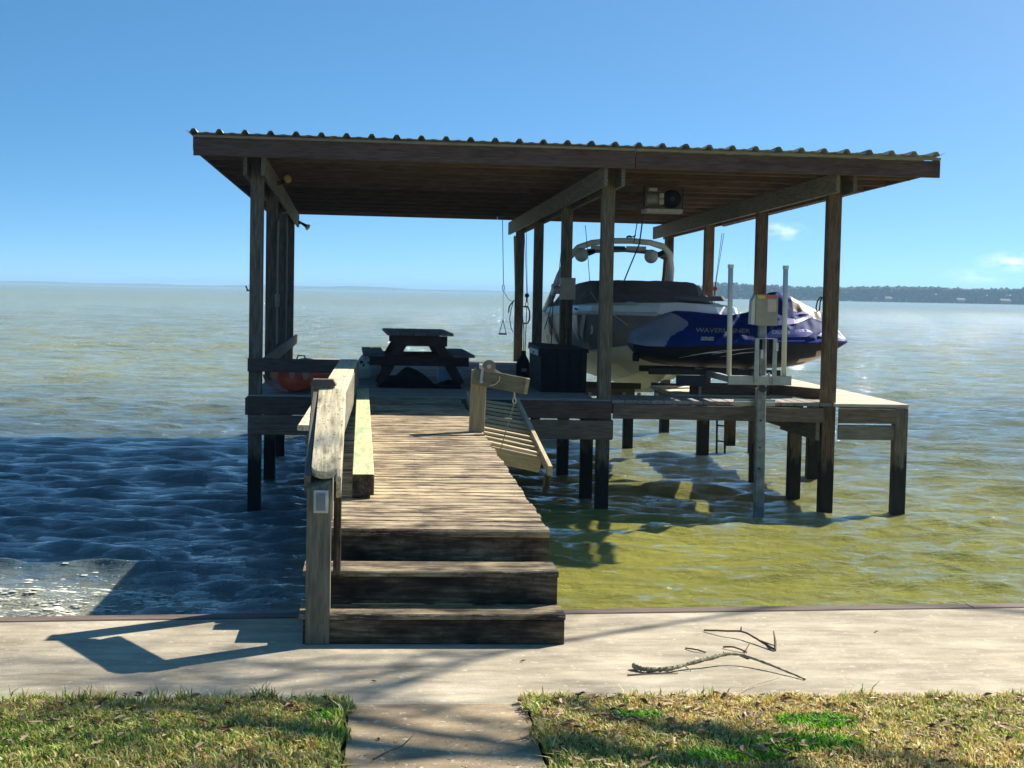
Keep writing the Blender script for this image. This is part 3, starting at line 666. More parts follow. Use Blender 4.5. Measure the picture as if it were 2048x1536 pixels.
# ribbed sheets
def sheet(x0, ribs, sp, y0, y1, edge=None):
    prof = []
    for r in range(ribs):
        xc = x0+sp*r
        prof += [(xc-.042, 0), (xc-.016, .040), (xc+.016, .040), (xc+.042, 0)]
        if r < ribs-1: prof += [(xc+sp*.38, .002), (xc+sp*.42, .007), (xc+sp*.58, .007), (xc+sp*.62, .002)]
    if edge == 'L': prof = [(x0-.075, .022)] + prof
    if edge == 'R': prof = prof + [(prof[-1][0]+.05, .030)]
    mb = MB(); rows = []
    for y in (y0, y1): rows.append([(x, y, roofz(y, x)+z+.001) for x, z in prof] + [(x, y, roofz(y, x)+z+.0045) for x, z in reversed(prof)])
    mb.loft(rows, closed=True); n = len(rows[0])
    mb.add(rows[0], [(i, i+1, n-2-i, n-1-i) for i in range(n//2-1)])
    mb.build('roof_sheet', 'roofmetal', bd)
    return prof[-1][0]
xr = -1.985; idx = 0; spn = .262; cnt = 0
while xr < 5.85:
    sp = .262 - .022*(xr+2)/8
    nr = 5 if xr+sp*4 < 5.9 else max(2, int((5.95-xr)/sp)+1)
    sheet(xr, nr, sp, 16.76, 28.05, 'L' if idx == 0 else ('R' if xr+sp*(nr-1) > 5.75 else None))
    xr += sp*(nr-1)+.0; idx += 1
    if nr < 5: break
# platform deck
y = 17.425
while y < 26.62:
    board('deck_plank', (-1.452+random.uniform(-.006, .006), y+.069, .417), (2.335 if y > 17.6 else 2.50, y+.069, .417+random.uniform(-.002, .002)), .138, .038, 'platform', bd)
    y += .1455
board('skirt_board', (-1.455, 17.40, .325), (2.498, 17.40, .325), .04, .195, 'fascia', bd)
board('skirt_board', (-1.452, 17.375, .118), (2.512, 17.375, .105), .045, .21, 'skirt', bd)
board('skirt_board', (-1.47, 17.45, .31), (-1.50, 26.6, .31), .04, .19, 'skirt', bd)
board('skirt_board', (2.52, 17.5, .10), (2.50, 26.6, .10), .04, .21, 'skirt', bd)
for x, y in ((2.395, 18.66), (2.39, 21.05), (-.0, 19.6), (-.1, 23.8), (1.9, 26.2)):
    board('pile', (x, y, -1.7), (x, y, .21), .14, .14, 'post', bd, upv=(0, 1, 0))
for y in (20.0, 23.0, 26.0):
    board('cross_beam', (-1.45, y, .20), (2.45, y, .20), .045, .2, 'skirt', bd)
# front and left rails of the platform
board('front_rail', (-1.462, 17.40, .762), (-.285, 17.40, .758), .04, .145, 'fascia', bd)
board('side_rail', (-1.30, 17.6, .76), (-1.45, 27.0, .76), .038, .145, 'beam', bd)
# spotlights on the left beam, conduit
def spotlight(p, aim, lab):
    t = thing('spotlight', lab, 'lamp', p, 'spotlights on the left roof beam'); p = Vector(p); a = Vector(aim).normalized()
    mb = MB(); mb.tube([p-Vector((.045, 0, 0)), p], .028, 10); mb.build('mount', 'rust', t)
    mb = MB(); mb.tube([p, p+a*.04, p+a*.09, p+a*.13], [.016, .022, .026, .045], 12); mb.build('housing', 'black', t)
    mb = MB(); mb.tube([p+a*.128, p+a*.15, p+a*.162], [.048, .050, .02], 14); mb.build('lens', 'amber', t)
spotlight((-1.37+.03, 25.6, 2.63), (.8, -.25, -.5), 'amber floodlight at the far end of the left roof beam, against the sky')
spotlight((-1.27, 19.6, 2.86), (.5, -.6, .25), 'amber floodlight part way along the left roof beam, under the joists')

def hanging(name, label, cat, pts, r, mat, group=None, parent=None, n=6):
    mb = MB(); mb.tube(pts, r, n); o = mb.build(name, mat, parent)
    if parent is None: tag(o, label, cat, group)
    return o
hanging('conduit', 'gray cord hanging down the second post on the left side of the dock', 'cord', [(-1.33, 21.6, 2.60), (-1.33, 20.9, 2.56), (-1.335, 20.2, 2.42), (-1.335, 20.16, 2.2), (-1.335, 20.16, .9)], .013, 'rope')
mb = MB(); mb.tube([(-1.335, 20.16, 1.36), (-1.335, 20.16, 1.52)], [.028, .034], 8); mb.build('knot', 'rope', bpy.data.objects['conduit'])
hanging('hanging_cord', 'thin pale cord down the third post on the left side of the dock', 'cord', [(-1.40, 23.19, 2.6), (-1.40, 23.19, .86)], .006, 'rope')

def hook(t, c, s=1.0, mat='rust'):
    x, y, z = c; mb = MB()
    mb.tube([(x, y-.02, z+.05*s), (x, y+.02, z+.05*s)], .035*s, 12); mb.tube([(x, y, z+.02*s), (x, y, z-.05*s)], .014*s, 8)
    mb.build('pulley', mat, t)
    mb = MB(); pts = [(x+.022*s*math.sin(a), y, z-.085*s-.035*s*math.cos(a)) for a in np.linspace(0, 2*math.pi, 11)]; mb.tube(pts, .006*s, 6); mb.build('shackle', mat, t)
def dcable(x, y, z0, z1, lab, xt=None, tail=None, mat='galv'):
    t = thing('lift_cable', lab, 'cable', (x, y, z1), 'steel lift cables hanging from the roof beams')
    xt = x if xt is None else xt
    mb = MB(); mb.tube([(xt, y, z0), (x, y, z1+.06)], .0045, 5); mb.build('wire', 'cable', t)
    mb = MB(); mb.tube([(xt+.03, y, z0), (x+.006, y, z1+.06)], .0045, 5); mb.build('wire', 'cable', t)
    hook(t, (x, y, z1), 1.0)
    if tail:
        mb = MB(); mb.tube([(x, y, z1-.12), (x-.005, y, z1-.12-tail*.5), (x-.012, y, z1-.12-tail)], .007, 5); mb.build('chain', mat, t)
    return t
dcable(2.21, 24.9, 2.55, 1.50, 'lift cable with rusty pulley hanging left of the boat between two posts', 2.15, .75, 'rope')
dcable(5.03, 24.2, 2.56, 1.66, 'lift cable with red pulley block right of the boat, in front of the wooded shore', 5.12, .28)
hanging('thin_cable', 'thin wire hanging just left of the wakeboard tower', 'cable', [(2.78, 22.3, 2.55), (2.86, 22.3, 1.76)], .005, 'cable', 'wires hanging over the boat')
hanging('thin_cable', 'thin wire hanging from the roof beside the lift winch post', 'cable', [(2.40, 21.6, 2.55), (2.34, 21.6, 1.8)], .005, 'cable', 'wires hanging over the boat')
hanging('power_cable', 'black power cable drooping from the roof hoist to the boat cover', 'cable', [(3.42, 20.5, 2.95), (3.43, 21.3, 2.65), (3.50, 22.0, 2.3), (3.44, 22.4, 2.0), (3.40, 22.7, 1.78)], .010, 'cable')
hanging('power_cable', 'thin black cable running straight down from the roof hoist', 'cable', [(3.38, 20.9, 2.95), (3.405, 21.6, 2.62), (3.42, 22.0, 2.3)], .007, 'cable')

# trapeze-shaped tow handle at the back of the platform
tr = thing('tow_handle', 'small triangular rope handle hanging on a long line at the back of the platform', 'tow handle', (1.92, 26, 1))
mb = MB(); mb.tube([(1.885, 26, 2.78), (1.905, 26, 2.2), (1.92, 26, 1.72)], .006, 5); mb.build('line', 'rope', tr)
mb = MB(); mb.tube([(1.921+.018*math.sin(a), 26, 1.665+.05*math.cos(a)) for a in np.linspace(0, 2*math.pi, 11)], .007, 6); mb.build('clip', 'galv', tr)
mb = MB(); mb.tube([(1.921, 26, 1.62), (1.925, 26, 1.14)], .003, 5); mb.tube([(1.925, 26, 1.14), (1.868, 26, .92)], .006, 5); mb.tube([(1.925, 26, 1.14), (1.98, 26, .92)], .006, 5); mb.build('bridle', 'paleprope', tr)
mb = MB(); mb.tube([(1.86, 26, .915), (1.99, 26, .915)], .013, 8); mb.build('handle', 'black', tr)
mb = MB(); mb.tube([(1.93, 26, 1.60), (2.06, 26.6, 1.47), (2.16, 26.95, 1.44)], .006, 5); mb.build('tether', 'paleprope', tr)
# grab handle + rope loops on the last middle post
mb = MB(); mb.tube([(2.34, 27.0, 1.36), (2.42, 27.0, 1.35), (2.45, 27.0, 1.28), (2.45, 27.0, 1.15), (2.42, 27.0, 1.08), (2.34, 27.0, 1.07)], .014, 8); tag(mb.build('grab_handle', 'black'), 'black curved grab handle on the rearmost middle post', 'handle')
mb = MB(); mb.tube([(2.17, 27.0, 1.45), (2.13, 26.99, 1.3), (2.11, 26.99, 1.15), (2.14, 26.99, .98), (2.18, 27.0, .92)], .007, 6); mb.tube([(2.18, 27.0, 1.46), (2.10, 26.99, 1.36), (2.09, 26.99, 1.25)], .012, 6); tag(mb.build('rope_loop', 'cable'), 'dark loop of rope hanging on the rearmost middle post', 'rope')
mb = MB(); mb.tube([(4.875, 17.5, 1.60), (4.83, 17.5, 1.61), (4.80, 17.5, 1.57), (4.785, 17.5, 1.49), (4.80, 17.5, 1.44), (4.825, 17.5, 1.47), (4.83, 17.5, 1.56), (4.845, 17.5, 1.60)], .008, 6); tag(mb.build('rope_hook', 'cable'), 'small black looped hook on the left side of the front right post', 'hook')
mb = MB(); mb.tube([(-1.455, 17.5, 1.555), (-1.48, 17.49, 1.57), (-1.50, 17.49, 1.61)], .008, 6); mb.tube([(-1.47, 17.49, 1.565), (-1.49, 17.49, 1.555)], .008, 6); tag(mb.build('cleat_hook', 'cable'), 'small black hook on the outer side of the front left post', 'hook')
# brace and trim on the middle row
board('brace', (2.20, 27.4, 2.55), (2.22, 27.2, 1.7), .03, .10, 'newwood', bd, upv=(0, 1, 0))
board('brace', (2.40, 20.915, 2.62), (2.41, 20.915, 2.32), .05, .02, 'beam', bd, upv=(0, 1, 0))

# ------------------------------------------------------------------ catwalk and side pier
cw = thing('catwalk', 'narrow catwalk of short planks running along the front of the boat slip', 'catwalk', (3.6, 17.5, .43))
x = 2.51
while x < 4.84:
    board('deck_plank', (x+.069, 17.42, .417), (x+.069, 18.30, .417), .138, .038, 'platform', cw)
    x += .1455
board('beam', (2.52, 17.40, .315), (4.875, 17.40, .300), .045, .16, 'skirt', cw)
board('beam', (2.52, 18.25, .31), (4.87, 18.25, .31), .04, .17, 'skirt', cw)
sp = thing('side_pier', 'sunlit plank pier on the right side of the boat slip', 'pier', (5.4, 17.4, WATER))
y = 17.33
while y < 24.6:
    xL = 4.99
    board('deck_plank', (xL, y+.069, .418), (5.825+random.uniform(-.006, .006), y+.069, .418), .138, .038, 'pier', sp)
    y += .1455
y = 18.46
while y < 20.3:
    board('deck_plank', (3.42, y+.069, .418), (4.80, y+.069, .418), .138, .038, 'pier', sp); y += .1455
board('beam', (3.44, 18.43, .31), (4.8, 18.43, .31), .04, .17, 'skirt', sp)
board('skirt_board', (4.99+.035, 17.31, .305), (5.665, 17.31, .305), .04, .165, 'skirt', sp)
board('skirt_board', (5.03, 17.335, .120), (5.665, 17.335, .120), .04, .165, 'beam', sp)
board('corner_post', (5.735, 17.36, -1.7), (5.735, 17.36, .396), .145, .14, 'post', sp, upv=(0, 1, 0))
board('skirt_board', (5.80, 17.44, .30), (5.80, 24.6, .30), .04, .18, 'skirt', sp)
board('beam', (4.985, 17.60, .10), (4.90, 20.6, .10), .045, .20, 'skirt', sp)
board('beam', (4.83, 17.44, .12), (4.78, 18.85, .12), .045, .21, 'beam', sp)
for x, y in ((4.90, 18.70), (5.72, 20.9), (5.72, 24.3), (4.80, 23.75), (4.86, 27.4)):
    board('pile', (x, y, -1.7), (x, y, .20), .145, .14, 'post', sp, upv=(0, 1, 0))
board('short_post', (4.50, 20.45, -.34), (4.50, 20.45, .30), .13, .12, 'roofpost', sp, upv=(0, 1, 0))
board('curb_beam', (3.62, 18.66, .505), (4.55, 18.66, .505), .14, .13, 'roofpost', sp)
board('curb_beam', (4.55, 18.72, .505), (5.05, 18.05, .495), .05, .12, 'roofpost', sp)
board('stud', (3.715, 18.575, .437), (3.715, 18.575, .60), .035, .03, 'newwood', sp, upv=(0, 1, 0))
swl = thing('swim_ladder', 'small black ladder under the catwalk, its foot in the water', 'ladder', (4.5, 21, -.3))
for x in (4.44, 4.55):
    mb = MB(); mb.tube([(x, 21, .15), (x+.01, 21.0, -.5)], .014, 8); mb.build('rail', 'black', swl)
for z in (-.12, -.33):
    mb = MB(); mb.tube([(4.44, 21, z), (4.555, 21, z-.01)], .011, 6); mb.build('rung', 'black', swl)
pl = MB(); pl.bar((3.56, 24.4, -1.5), (3.56, 24.4, .15), .15, .14, upv=(0, 1, 0)); 
board('pile', (3.80, 24.6, -1.7), (3.80, 24.6, .19), .15, .14, 'post', sp, upv=(0, 1, 0))

# ------------------------------------------------------------------ davit crane
dv = thing('davit', 'pale timber davit with short arm and hand winch on the walkway edge', 'davit', (.77, 13.2, .436))
board('post', (.775, 13.22, .437), (.790, 13.22, .95), .125, .09, 'newwood', dv, upv=(0, 1, 0))
board('arm', (.735, 13.155, .905), (1.175, 13.155, .825), .038, .135, 'railpost', dv)
board('arm_end', (1.165, 13.182, .828), (1.195, 13.182, .823), .10, .13, 'newwood', dv)
wn = MB(); wn.tube([(.865, 13.15, .985), (.865, 13.24, .985)], .048, 18); winch = wn.build('winch_drum', 'paleprope', dv)
wn = MB(); wn.tube([(.865, 13.135, .985), (.865, 13.148, .985)], .054, 18); wn.build('drum_flange', 'tan', winch)
wn = MB(); wn.tube([(.865, 13.125, .985), (.865, 13.134, .985)], .018, 12); wn.build('hub', 'galv', winch)
wn = MB(); wn.box((.79, 13.14, .95), (.845, 13.26, 1.0)); wn.build('winch_frame', 'ltbeige', dv)
wn = MB(); wn.bar((.812, 13.12, .975), (.800, 13.12, .86), .022, .012, upv=(0, 1, 0)); wn.tube([(.80, 13.12, .862), (.80, 13.07, .862)], .014, 10); wn.build('crank', 'galv', dv)
wn = MB(); wn.tube([(.90, 13.16, .965), (1.02, 13.17, .895)], .005, 6); wn.build('cable', 'paleprope', dv)
wn = MB(); wn.tube([(.955, 13.12, .905), (.95, 13.12, .87), (.92, 13.12, .84), (.87, 13.12, .825)], .004, 5); wn.build('loose_wire', 'paleprope', dv)
wn = MB(); wn.tube([(1.085, 13.2, .775), (1.085, 13.2, .725)], .008, 6); wn.tube([(1.085+.014*math.sin(a), 13.2, .70+.024*math.cos(a)) for a in np.linspace(0, 6.283, 9)], .006, 6); wn.build('hook', 'galv', dv)

# ------------------------------------------------------------------ hinged boarding ramp
rp = thing('boarding_ramp', 'slatted timber boarding ramp sloping to the water right of the walkway', 'ramp', (1.2, 16, .1))
def rz(y): return .105 + (y-13.2)*.107
board('stringer', (1.40, 13.25, rz(13.25)), (1.385, 16.55, rz(16.55)), .04, .085, 'newwood', rp)
board('stringer', (.875, 13.6, rz(13.6)+.10), (.875, 16.6, rz(16.6)+.05), .035, .085, 'newwood', rp)
for k in range(11):
    y = 13.98+.235*k; t = .095-.004*k
    board('slat', (.895, y, rz(y)+t), (1.378, y-.02, rz(y)-.005), .10, .024, 'newwood', rp)
board('end_board', (.90, 13.86, rz(13.86)+.02), (1.378, 13.84, rz(13.86)-.075), .035, .14, 'newwood', rp)
board('hanger', (1.385, 13.30, rz(13.3)-.045), (1.37, 13.30, rz(13.3)-.19), .05, .10, 'riser', rp, upv=(0, 1, 0))
mb = MB(); mb.tube([(1.085, 13.2, .68), (1.05, 13.5, .45), (1.02, 13.86, rz(13.86)+.03)], .004, 5); mb.build('cable', 'rope', rp)
mb = MB(); mb.box((.85, 17.315, .235), (1.45, 17.345, .425)); tag(mb.build('rubber_mat', 'greenmat'), 'dark green mat hung on the platform edge behind the boarding ramp', 'mat')

# ------------------------------------------------------------------ picnic table
pt = thing('picnic_table', 'dark picnic table with attached benches seen end-on at the back of the covered platform', 'picnic table', (.4, 20.5, .436))
TZ = .436+.625; y0, y1 = 19.65, 21.75; cx = .445
for k in range(5):
    board('table_plank', (cx-.335+.165*k, y0-.05, TZ), (cx-.395+.165*k, y1, TZ), .155, .035, 'tabletop', pt)
for s, xb in ((-1, -.17+.05), (1, 1.06-.08)):
    for k in range(2):
        xx = xb - s*.0 + (k-.5)*.135
        board('bench_plank', (xx, y0-.08, .80), (xx-.05, y1, .80), .127, .035, 'tabletop', pt)
for y in (y0+.08, y1-.25):
    ox = 0 if y < 20.5 else -.05
    board('leg', (cx-.52+ox, y, .437), (cx-.10+ox, y, TZ-.02), .04, .13, 'table', pt, upv=(0, 1, 0)) if False else None
    for s in (-1, 1):
        board('leg', (cx+s*.50+ox, y, .445), (cx+s*.17+ox, y, TZ-.03), .12, .04, 'table', pt, upv=(0, 1, 0))
    board('top_cleat', (cx-.33+ox, y-.04, TZ-.085), (cx+.33+ox, y-.04, TZ-.085), .04, .125, 'table', pt)
    board('bench_support', (cx-.62+ox, y-.04, .725), (cx+.60+ox, y-.04, .725), .04, .11, 'table', pt)
# heap of dark fabric under the table
def heap(name, label, cat, x0, x1, y0, y1, z0, h, mat, seed, parts=None):
    r = np.random.default_rng(seed); nx, ny = 34, 18; rows = []
    for j in range(ny+1):
        v = j/ny; row = []
        for i in range(nx+1):
            u = i/nx; e = (math.sin(math.pi*u)**.6)*(math.sin(math.pi*v)**.5)
            z = e*h*(.55+.30*math.sin(u*5.2+seed)+.22*math.sin(u*11+v*4+seed)+.12*math.sin(u*23+v*9))
            row.append((x0+(x1-x0)*u+.02*math.sin(v*9), y0+(y1-y0)*v+.03*math.sin(u*13), z0+max(z, 0)+.002))
        rows.append(row)
    mb = MB(); mb.loft(rows); mb.add([rows[0][0], rows[0][-1], rows[-1][-1], rows[-1][0]], [(0, 1, 2, 3)])
    return tag(mb.build(name, mat, smooth=True), label, cat)
heap('tarp_heap', 'crumpled black tarp heaped on the deck under the picnic table', 'tarp', -.07, .92, 19.0, 19.62, .437, .27, 'blackfab', 1)
heap('folded_cloth', 'pale gray cloth half covered by the black tarp under the picnic table', 'cloth', .16, .42, 19.60, 19.95, .437, .26, 'gray', 2)
cb = thing('cooler_box', 'small blue and white cooler partly hidden under the right side of the picnic table', 'cooler', (.8, 20.6, .437))
mb = MB(); mb.box((.70, 20.5, .437), (1.02, 20.8, .62)); mb.build('body', 'bluew', cb)
mb = MB(); mb.box((.69, 20.49, .6205), (1.03, 20.81, .65)); mb.build('lid', 'dullwhite', cb)
mb = MB(); mb.tube([(.86, 20.47, .46), (.99, 20.47, .60)], .012, 6); mb.build('handle', 'white', cb)
# spotted bag left of the table
sb = thing('spotted_bag', 'white bag with dark spots on the deck at the left end of the picnic table', 'bag', (-.22, 21, .437))
mb = MB(); mb.sphere((-.20, 20.9, .60), .19, u=18, v=12, sc=(.95, .7, 1)); 
vv = []
for (a, b, c) in mb.v:
    q = .02*math.sin(a*31+c*17)+.015*math.sin(c*41); vv.append((a+q-.25*(.60-c), b+q, max(c, .438)))
mb.v = vv; mb.build('bag_body', 'dullwhite', sb, smooth=True)
for (a, c, r) in ((-.31, .655, .026), (-.245, .70, .022), (-.27, .61, .028), (-.20, .73, .02), (-.36, .58, .02), (-.22, .65, .016)):
    mb = MB(); d = 0; mb.sphere((a+.02, 20.775+abs(a+.22)*.28, c), r, u=10, v=6, sc=(1, .45, .8)); mb.build('spot', 'black', sb, smooth=True)

# ------------------------------------------------------------------ kayak behind the front rail
ky = thing('kayak', 'faded red plastic kayak lying on the deck behind the front rail at left', 'kayak', (-.95, 19, .437))
rows = []
KL = 2.2; 
for i in range(15):
    t = i/14; y = 17.62+KL*t
    w = .345*(math.sin(math.pi*(.12+.80*t))**.55); rise = .05*(abs(t-.45)/.55)**2.5
    row = []
    for k in range(17):
        a = math.pi + math.pi*k/16
        row.append((-.955+w*math.cos(a)*(1.0), y, .442+rise+.21*(1+math.sin(a))))
    for k in range(1, 8):
        u = k/8; row.append((-.955+w*(1-2*u), y, .442+rise+.21+.04*math.sin(math.pi*u)))
    rows.append(row)
mb = MB(); mb.loft(rows, closed=True, caps=True); mb.build('hull', 'kayak', ky, smooth=True)
mb = MB(); mb.tube([(-.955+.35*math.cos(a), 17.66, .66+.20*math.sin(a)) for a in np.linspace(math.pi*1.02, math.pi*1.42, 8)], .018, 8); mb.build('rim', 'kayakpale', ky, smooth=True)
for (x, s) in ((-1.19, .07), (-1.0, .05), (-.85, .06)):
    mb = MB(); mb.sphere((x, 17.612, .665), s, u=12, v=8, sc=(.7, .12, 1.2)); mb.build('scuff_patch', 'kayakpale', ky, smooth=True)
mb = MB(); mb.tube([(-1.02, 18.3, .70), (-.97, 18.3, .835), (-.90, 18.3, .83), (-.86, 18.3, .70)], .009, 6); mb.build('carry_handle', 'black', ky)

# ------------------------------------------------------------------ deck box, jug
db = thing('storage_box', 'black plastic deck storage box beside the front middle post', 'storage box', (2.1, 18.9, .437))
YF = 18.62
def bx(name, lo, hi, mat, par, tw=0):
    mb = MB(); vs = [];
    mb.box(lo, hi); return mb.build(name, mat, par)
mb = MB(); mb.add([(1.835, YF, .4375), (2.37, YF, .4375), (2.33, YF+1.15, .4375), (1.81, YF+1.15, .4375), (1.83, YF-.01, .905), (2.375, YF-.01, .905), (2.34, YF+1.16, .905), (1.80, YF+1.16, .905)], [(0, 3, 2, 1), (0, 1, 5, 4), (1, 2, 6, 5), (2, 3, 7, 6), (3, 0, 4, 7), (4, 5, 6, 7)]); mb.build('body', 'black', db)
mb = MB(); mb.add([(1.81, YF-.03, .9055), (2.395, YF-.03, .9055), (2.36, YF+1.18, .9055), (1.78, YF+1.18, .9055), (1.82, YF-.02, .955), (2.385, YF-.02, .945), (2.35, YF+1.17, .955), (1.79, YF+1.17, .985)], [(0, 3, 2, 1), (0, 1, 5, 4), (1, 2, 6, 5), (2, 3, 7, 6), (3, 0, 4, 7), (4, 5, 6, 7)]); mb.build('lid', 'black', db)
mb = MB(); mb.bar((1.798, YF+.05, .895), (1.785, YF+.95, .895), .012, .07); hd = mb.build('handle_strip', 'dullwhite', db)
mb = MB(); mb.bar((1.79, YF+.38, .89), (1.787, YF+.52, .89), .01, .025); mb.build('handle_slot', 'black', hd)
for k in range(4):
    mb = MB(); mb.bar((1.89+.14*k, YF-.014, .47), (1.89+.14*k, YF-.014, .88), .012, .05, upv=(0, 1, 0)); mb.build('panel_rib', 'black', db)
jg = thing('plastic_jug', 'black round-bottomed jug float on the deck left of the storage box', 'jug', (1.77, 20.2, .437))
mb = MB(); mb.tube([(1.76, 20.2, .438), (1.76, 20.2, .46), (1.76, 20.2, .68), (1.76, 20.2, .74), (1.765, 20.2, .80), (1.765, 20.2, .86)], [.07, .088, .088, .075, .035, .03], 16); mb.build('body', 'black', jg, smooth=True)
mb = MB(); mb.box((1.735, 20.105, .60), (1.80, 20.112, .64)); mb.build('label_patch', 'gray', jg)
mb = MB(); mb.tube([(1.765, 20.2, .86), (1.80, 20.6, 1.1), (1.90, 22.2, 1.42)], .006, 5); mb.build('line', 'cable', jg)

# ------------------------------------------------------------------ hoist under the roof, winch box on the post
ho = thing('roof_hoist', 'electric hoist motor with a black drum on a pale steel channel under the roof', 'hoist', (3.4, 19.6, 2.7))
mb = MB(); mb.add([(3.16, 19.35, 2.60), (3.60, 19.35, 2.60), (3.62, 19.65, 2.60), (3.14, 19.65, 2.60), (3.16, 19.35, 2.645), (3.60, 19.35, 2.645), (3.62, 19.65, 2.645), (3.14, 19.65, 2.645)], [(0, 3, 2, 1), (0, 1, 5, 4), (1, 2, 6, 5), (2, 3, 7, 6), (3, 0, 4, 7), (4, 5, 6, 7)]); mb.build('channel', 'alu', ho)
mb = MB(); mb.tube([(3.485, 19.62, 2.775), (3.485, 19.44, 2.775), (3.485, 19.42, 2.775)], [.112, .112, .085], 22); drm = mb.build('drum', 'black', ho)
mb = MB(); mb.tube([(3.485, 19.419, 2.775), (3.485, 19.405, 2.775)], .03, 10); mb.build('hub', 'darkmetal', drm)
mb = MB(); mb.tube([(3.17, 19.5, 2.765), (3.31, 19.5, 2.765)], .085, 16); mb.build('motor', 'gray', ho)
mb = MB(); mb.box((3.19, 19.40, 2.862), (3.29, 19.52, 2.90)); mb.build('terminal_box', 'alu', ho)
mb = MB(); mb.box((3.315, 19.38, 2.70), (3.372, 19.60, 2.765), None); mb.box((3.315, 19.38, 2.775), (3.372, 19.60, 2.835)); mb.build('gearbox', 'alu', ho)
for x in (3.15, 3.63):
    mb = MB(); mb.tube([(x, 19.55, 2.62), (x, 19.55, 3.0)], .010, 6); mb.build('hanger_rod', 'darkmetal', ho)
board('cross_bar', (2.9, 20.2, 2.70), (3.18, 19.75, 2.69), .05, .06, 'beam', ho)
lw = thing('lift_winch', 'gray lift winch box with a side spool mounted on the second middle post', 'winch', (2.4, 20.9, 1.6))
mb = MB(); mb.box((2.285, 20.83, 1.515), (2.485, 20.925, 1.80)); mb.build('housing', 'beige', lw)
mb = MB(); mb.tube([(2.195, 20.87, 1.64), (2.284, 20.87, 1.64)], .055, 14); mb.build('spool', 'gray', lw)
mb = MB(); mb.tube([(2.175, 20.87, 1.64), (2.194, 20.87, 1.64)], .075, 16); mb.build('end_plate', 'ltbeige', lw)
for x in (2.31, 2.375, 2.445):
    mb = MB(); mb.box((x-.013, 20.88, .50), (x+.013, 20.925, 1.51)); mb.build('guide_channel', 'roofpost' if x < 2.4 else 'darkmetal', lw)
mb = MB(); mb.tube([(2.20, 20.87, 1.56), (2.19, 20.87, 1.2), (2.18, 20.87, .6)], .007, 5); mb.build('cable', 'cable', lw)
mb = MB(); mb.tube([(2.21, 20.87, 1.56), (2.13, 20.87, 1.25), (2.09, 20.87, 1.12)], .006, 5); mb.build('cable', 'cable', lw)

# ------------------------------------------------------------------ wakeboard boat
bt = thing('wakeboard_boat', 'gray and cream wakeboard boat with white tower and dark canvas cover in the slip', 'boat', (3.65, 23, .3))
CX = 3.65
ST = [(19.72, .26, .03, 1.36, 1.12, 1.10), (19.85, .52, .16, 1.36, 1.04, .90), (20.2, .80, .42, 1.355, .96, .655), (20.7, .98, .66, 1.35, .90, .51), (21.3, 1.08, .84, 1.335, .84, .40), (22.1, 1.14, .96, 1.32, .77, .285), (23.2, 1.17, 1.03, 1.30, .70, .235), (24.5, 1.17, 1.06, 1.28, .66, .215), (25.7, 1.14, 1.05, 1.24, .64, .21), (26.3, 1.10, 1.02, 1.20, .64, .21)]
def st_at(y):
    for a, b in zip(ST, ST[1:]):
        if a[0] <= y <= b[0]:
            t = (y-a[0])/(b[0]-a[0]); return [a[i]+(b[i]-a[i])*t for i in range(6)]
    return ST[-1] if y > 20 else ST[0]
ysb = list(np.linspace(19.72, 21.3, 12))+list(np.linspace(21.6, 26.3, 14))
def sidept(y, t, s=-1, off=0):
    _, b, c, zr, zc, zk = st_at(y); xx = c+(b-c)*(t**.8)+.02*math.sin(math.pi*t)
    return (CX+s*(xx+off), y, zc+(zr-zc)*t)
rows = []
for y in ysb:
    _, b, c, zr, zc, zk = st_at(y); half = []
    for fx, fz in ((1.03, 1.02), (1.0, .96), (.72, .58), (.66, .65), (.38, .27), (.32, .34), (0, 0)): half.append((fx*c, zk+(zc-zk)*fz))
    rows.append([(CX-a, y, z) for a, z in half] + [(CX+a, y, z) for a, z in reversed(half[:-1])])
mb = MB(); mb.loft(rows); mb.build('hull_bottom', 'cream', bt)
mb = MB()
for s in (-1, 1): mb.loft([[sidept(y, t, s) for t in np.linspace(0, 1, 6)] for y in ysb])
mb.add([rows[-1][i] for i in range(len(rows[-1]))]+[sidept(26.3, 1, 1), sidept(26.3, 1, -1)], [tuple(range(len(rows[-1])+2))])
mb.add([rows[0][i] for i in range(len(rows[0]))]+[sidept(19.72, 1, 1), sidept(19.72, 1, -1)], [tuple(range(len(rows[0])+2))])
mb.build('hull_side', 'hullgray', bt, smooth=True)
for s in (-1, 1):
    mb = MB(); mb.tube([sidept(y, 1, s, .012) for y in ysb], .022, 8); mb.build('rub_rail', 'silver', bt)
rows = []
for y in ysb:
    _, b, c, zr, zc, zk = st_at(y); rows.append([(CX-b, y, zr), (CX-b+.03, y, zr+.10), (CX-b*.82, y, zr+.135), (CX, y, zr+.15), (CX+b*.82, y, zr+.135), (CX+b-.03, y, zr+.10), (CX+b, y, zr)])
mb = MB(); mb.loft(rows, caps=True); mb.build('deck', 'white', bt)
def patch(name, pts, mat, fn, par, nsub=1):
    pts = list(pts) + [pts[-1]]*(4-len(pts)); a, b, c, d = [np.array(p, float) for p in pts]; rows = []
    for i in range(7):
        u = i/6; rows.append([fn(*((a*(1-v)+b*v)*(1-u)+(d*(1-v)+c*v)*u)) for v in np.linspace(0, 1, 6)])
    mb = MB(); mb.loft(rows); return mb.build(name, mat, par)
G = lambda y, t: (lambda q: (q[0], q[1]-.012, q[2]))(sidept(y-.78, t, -1, .028))
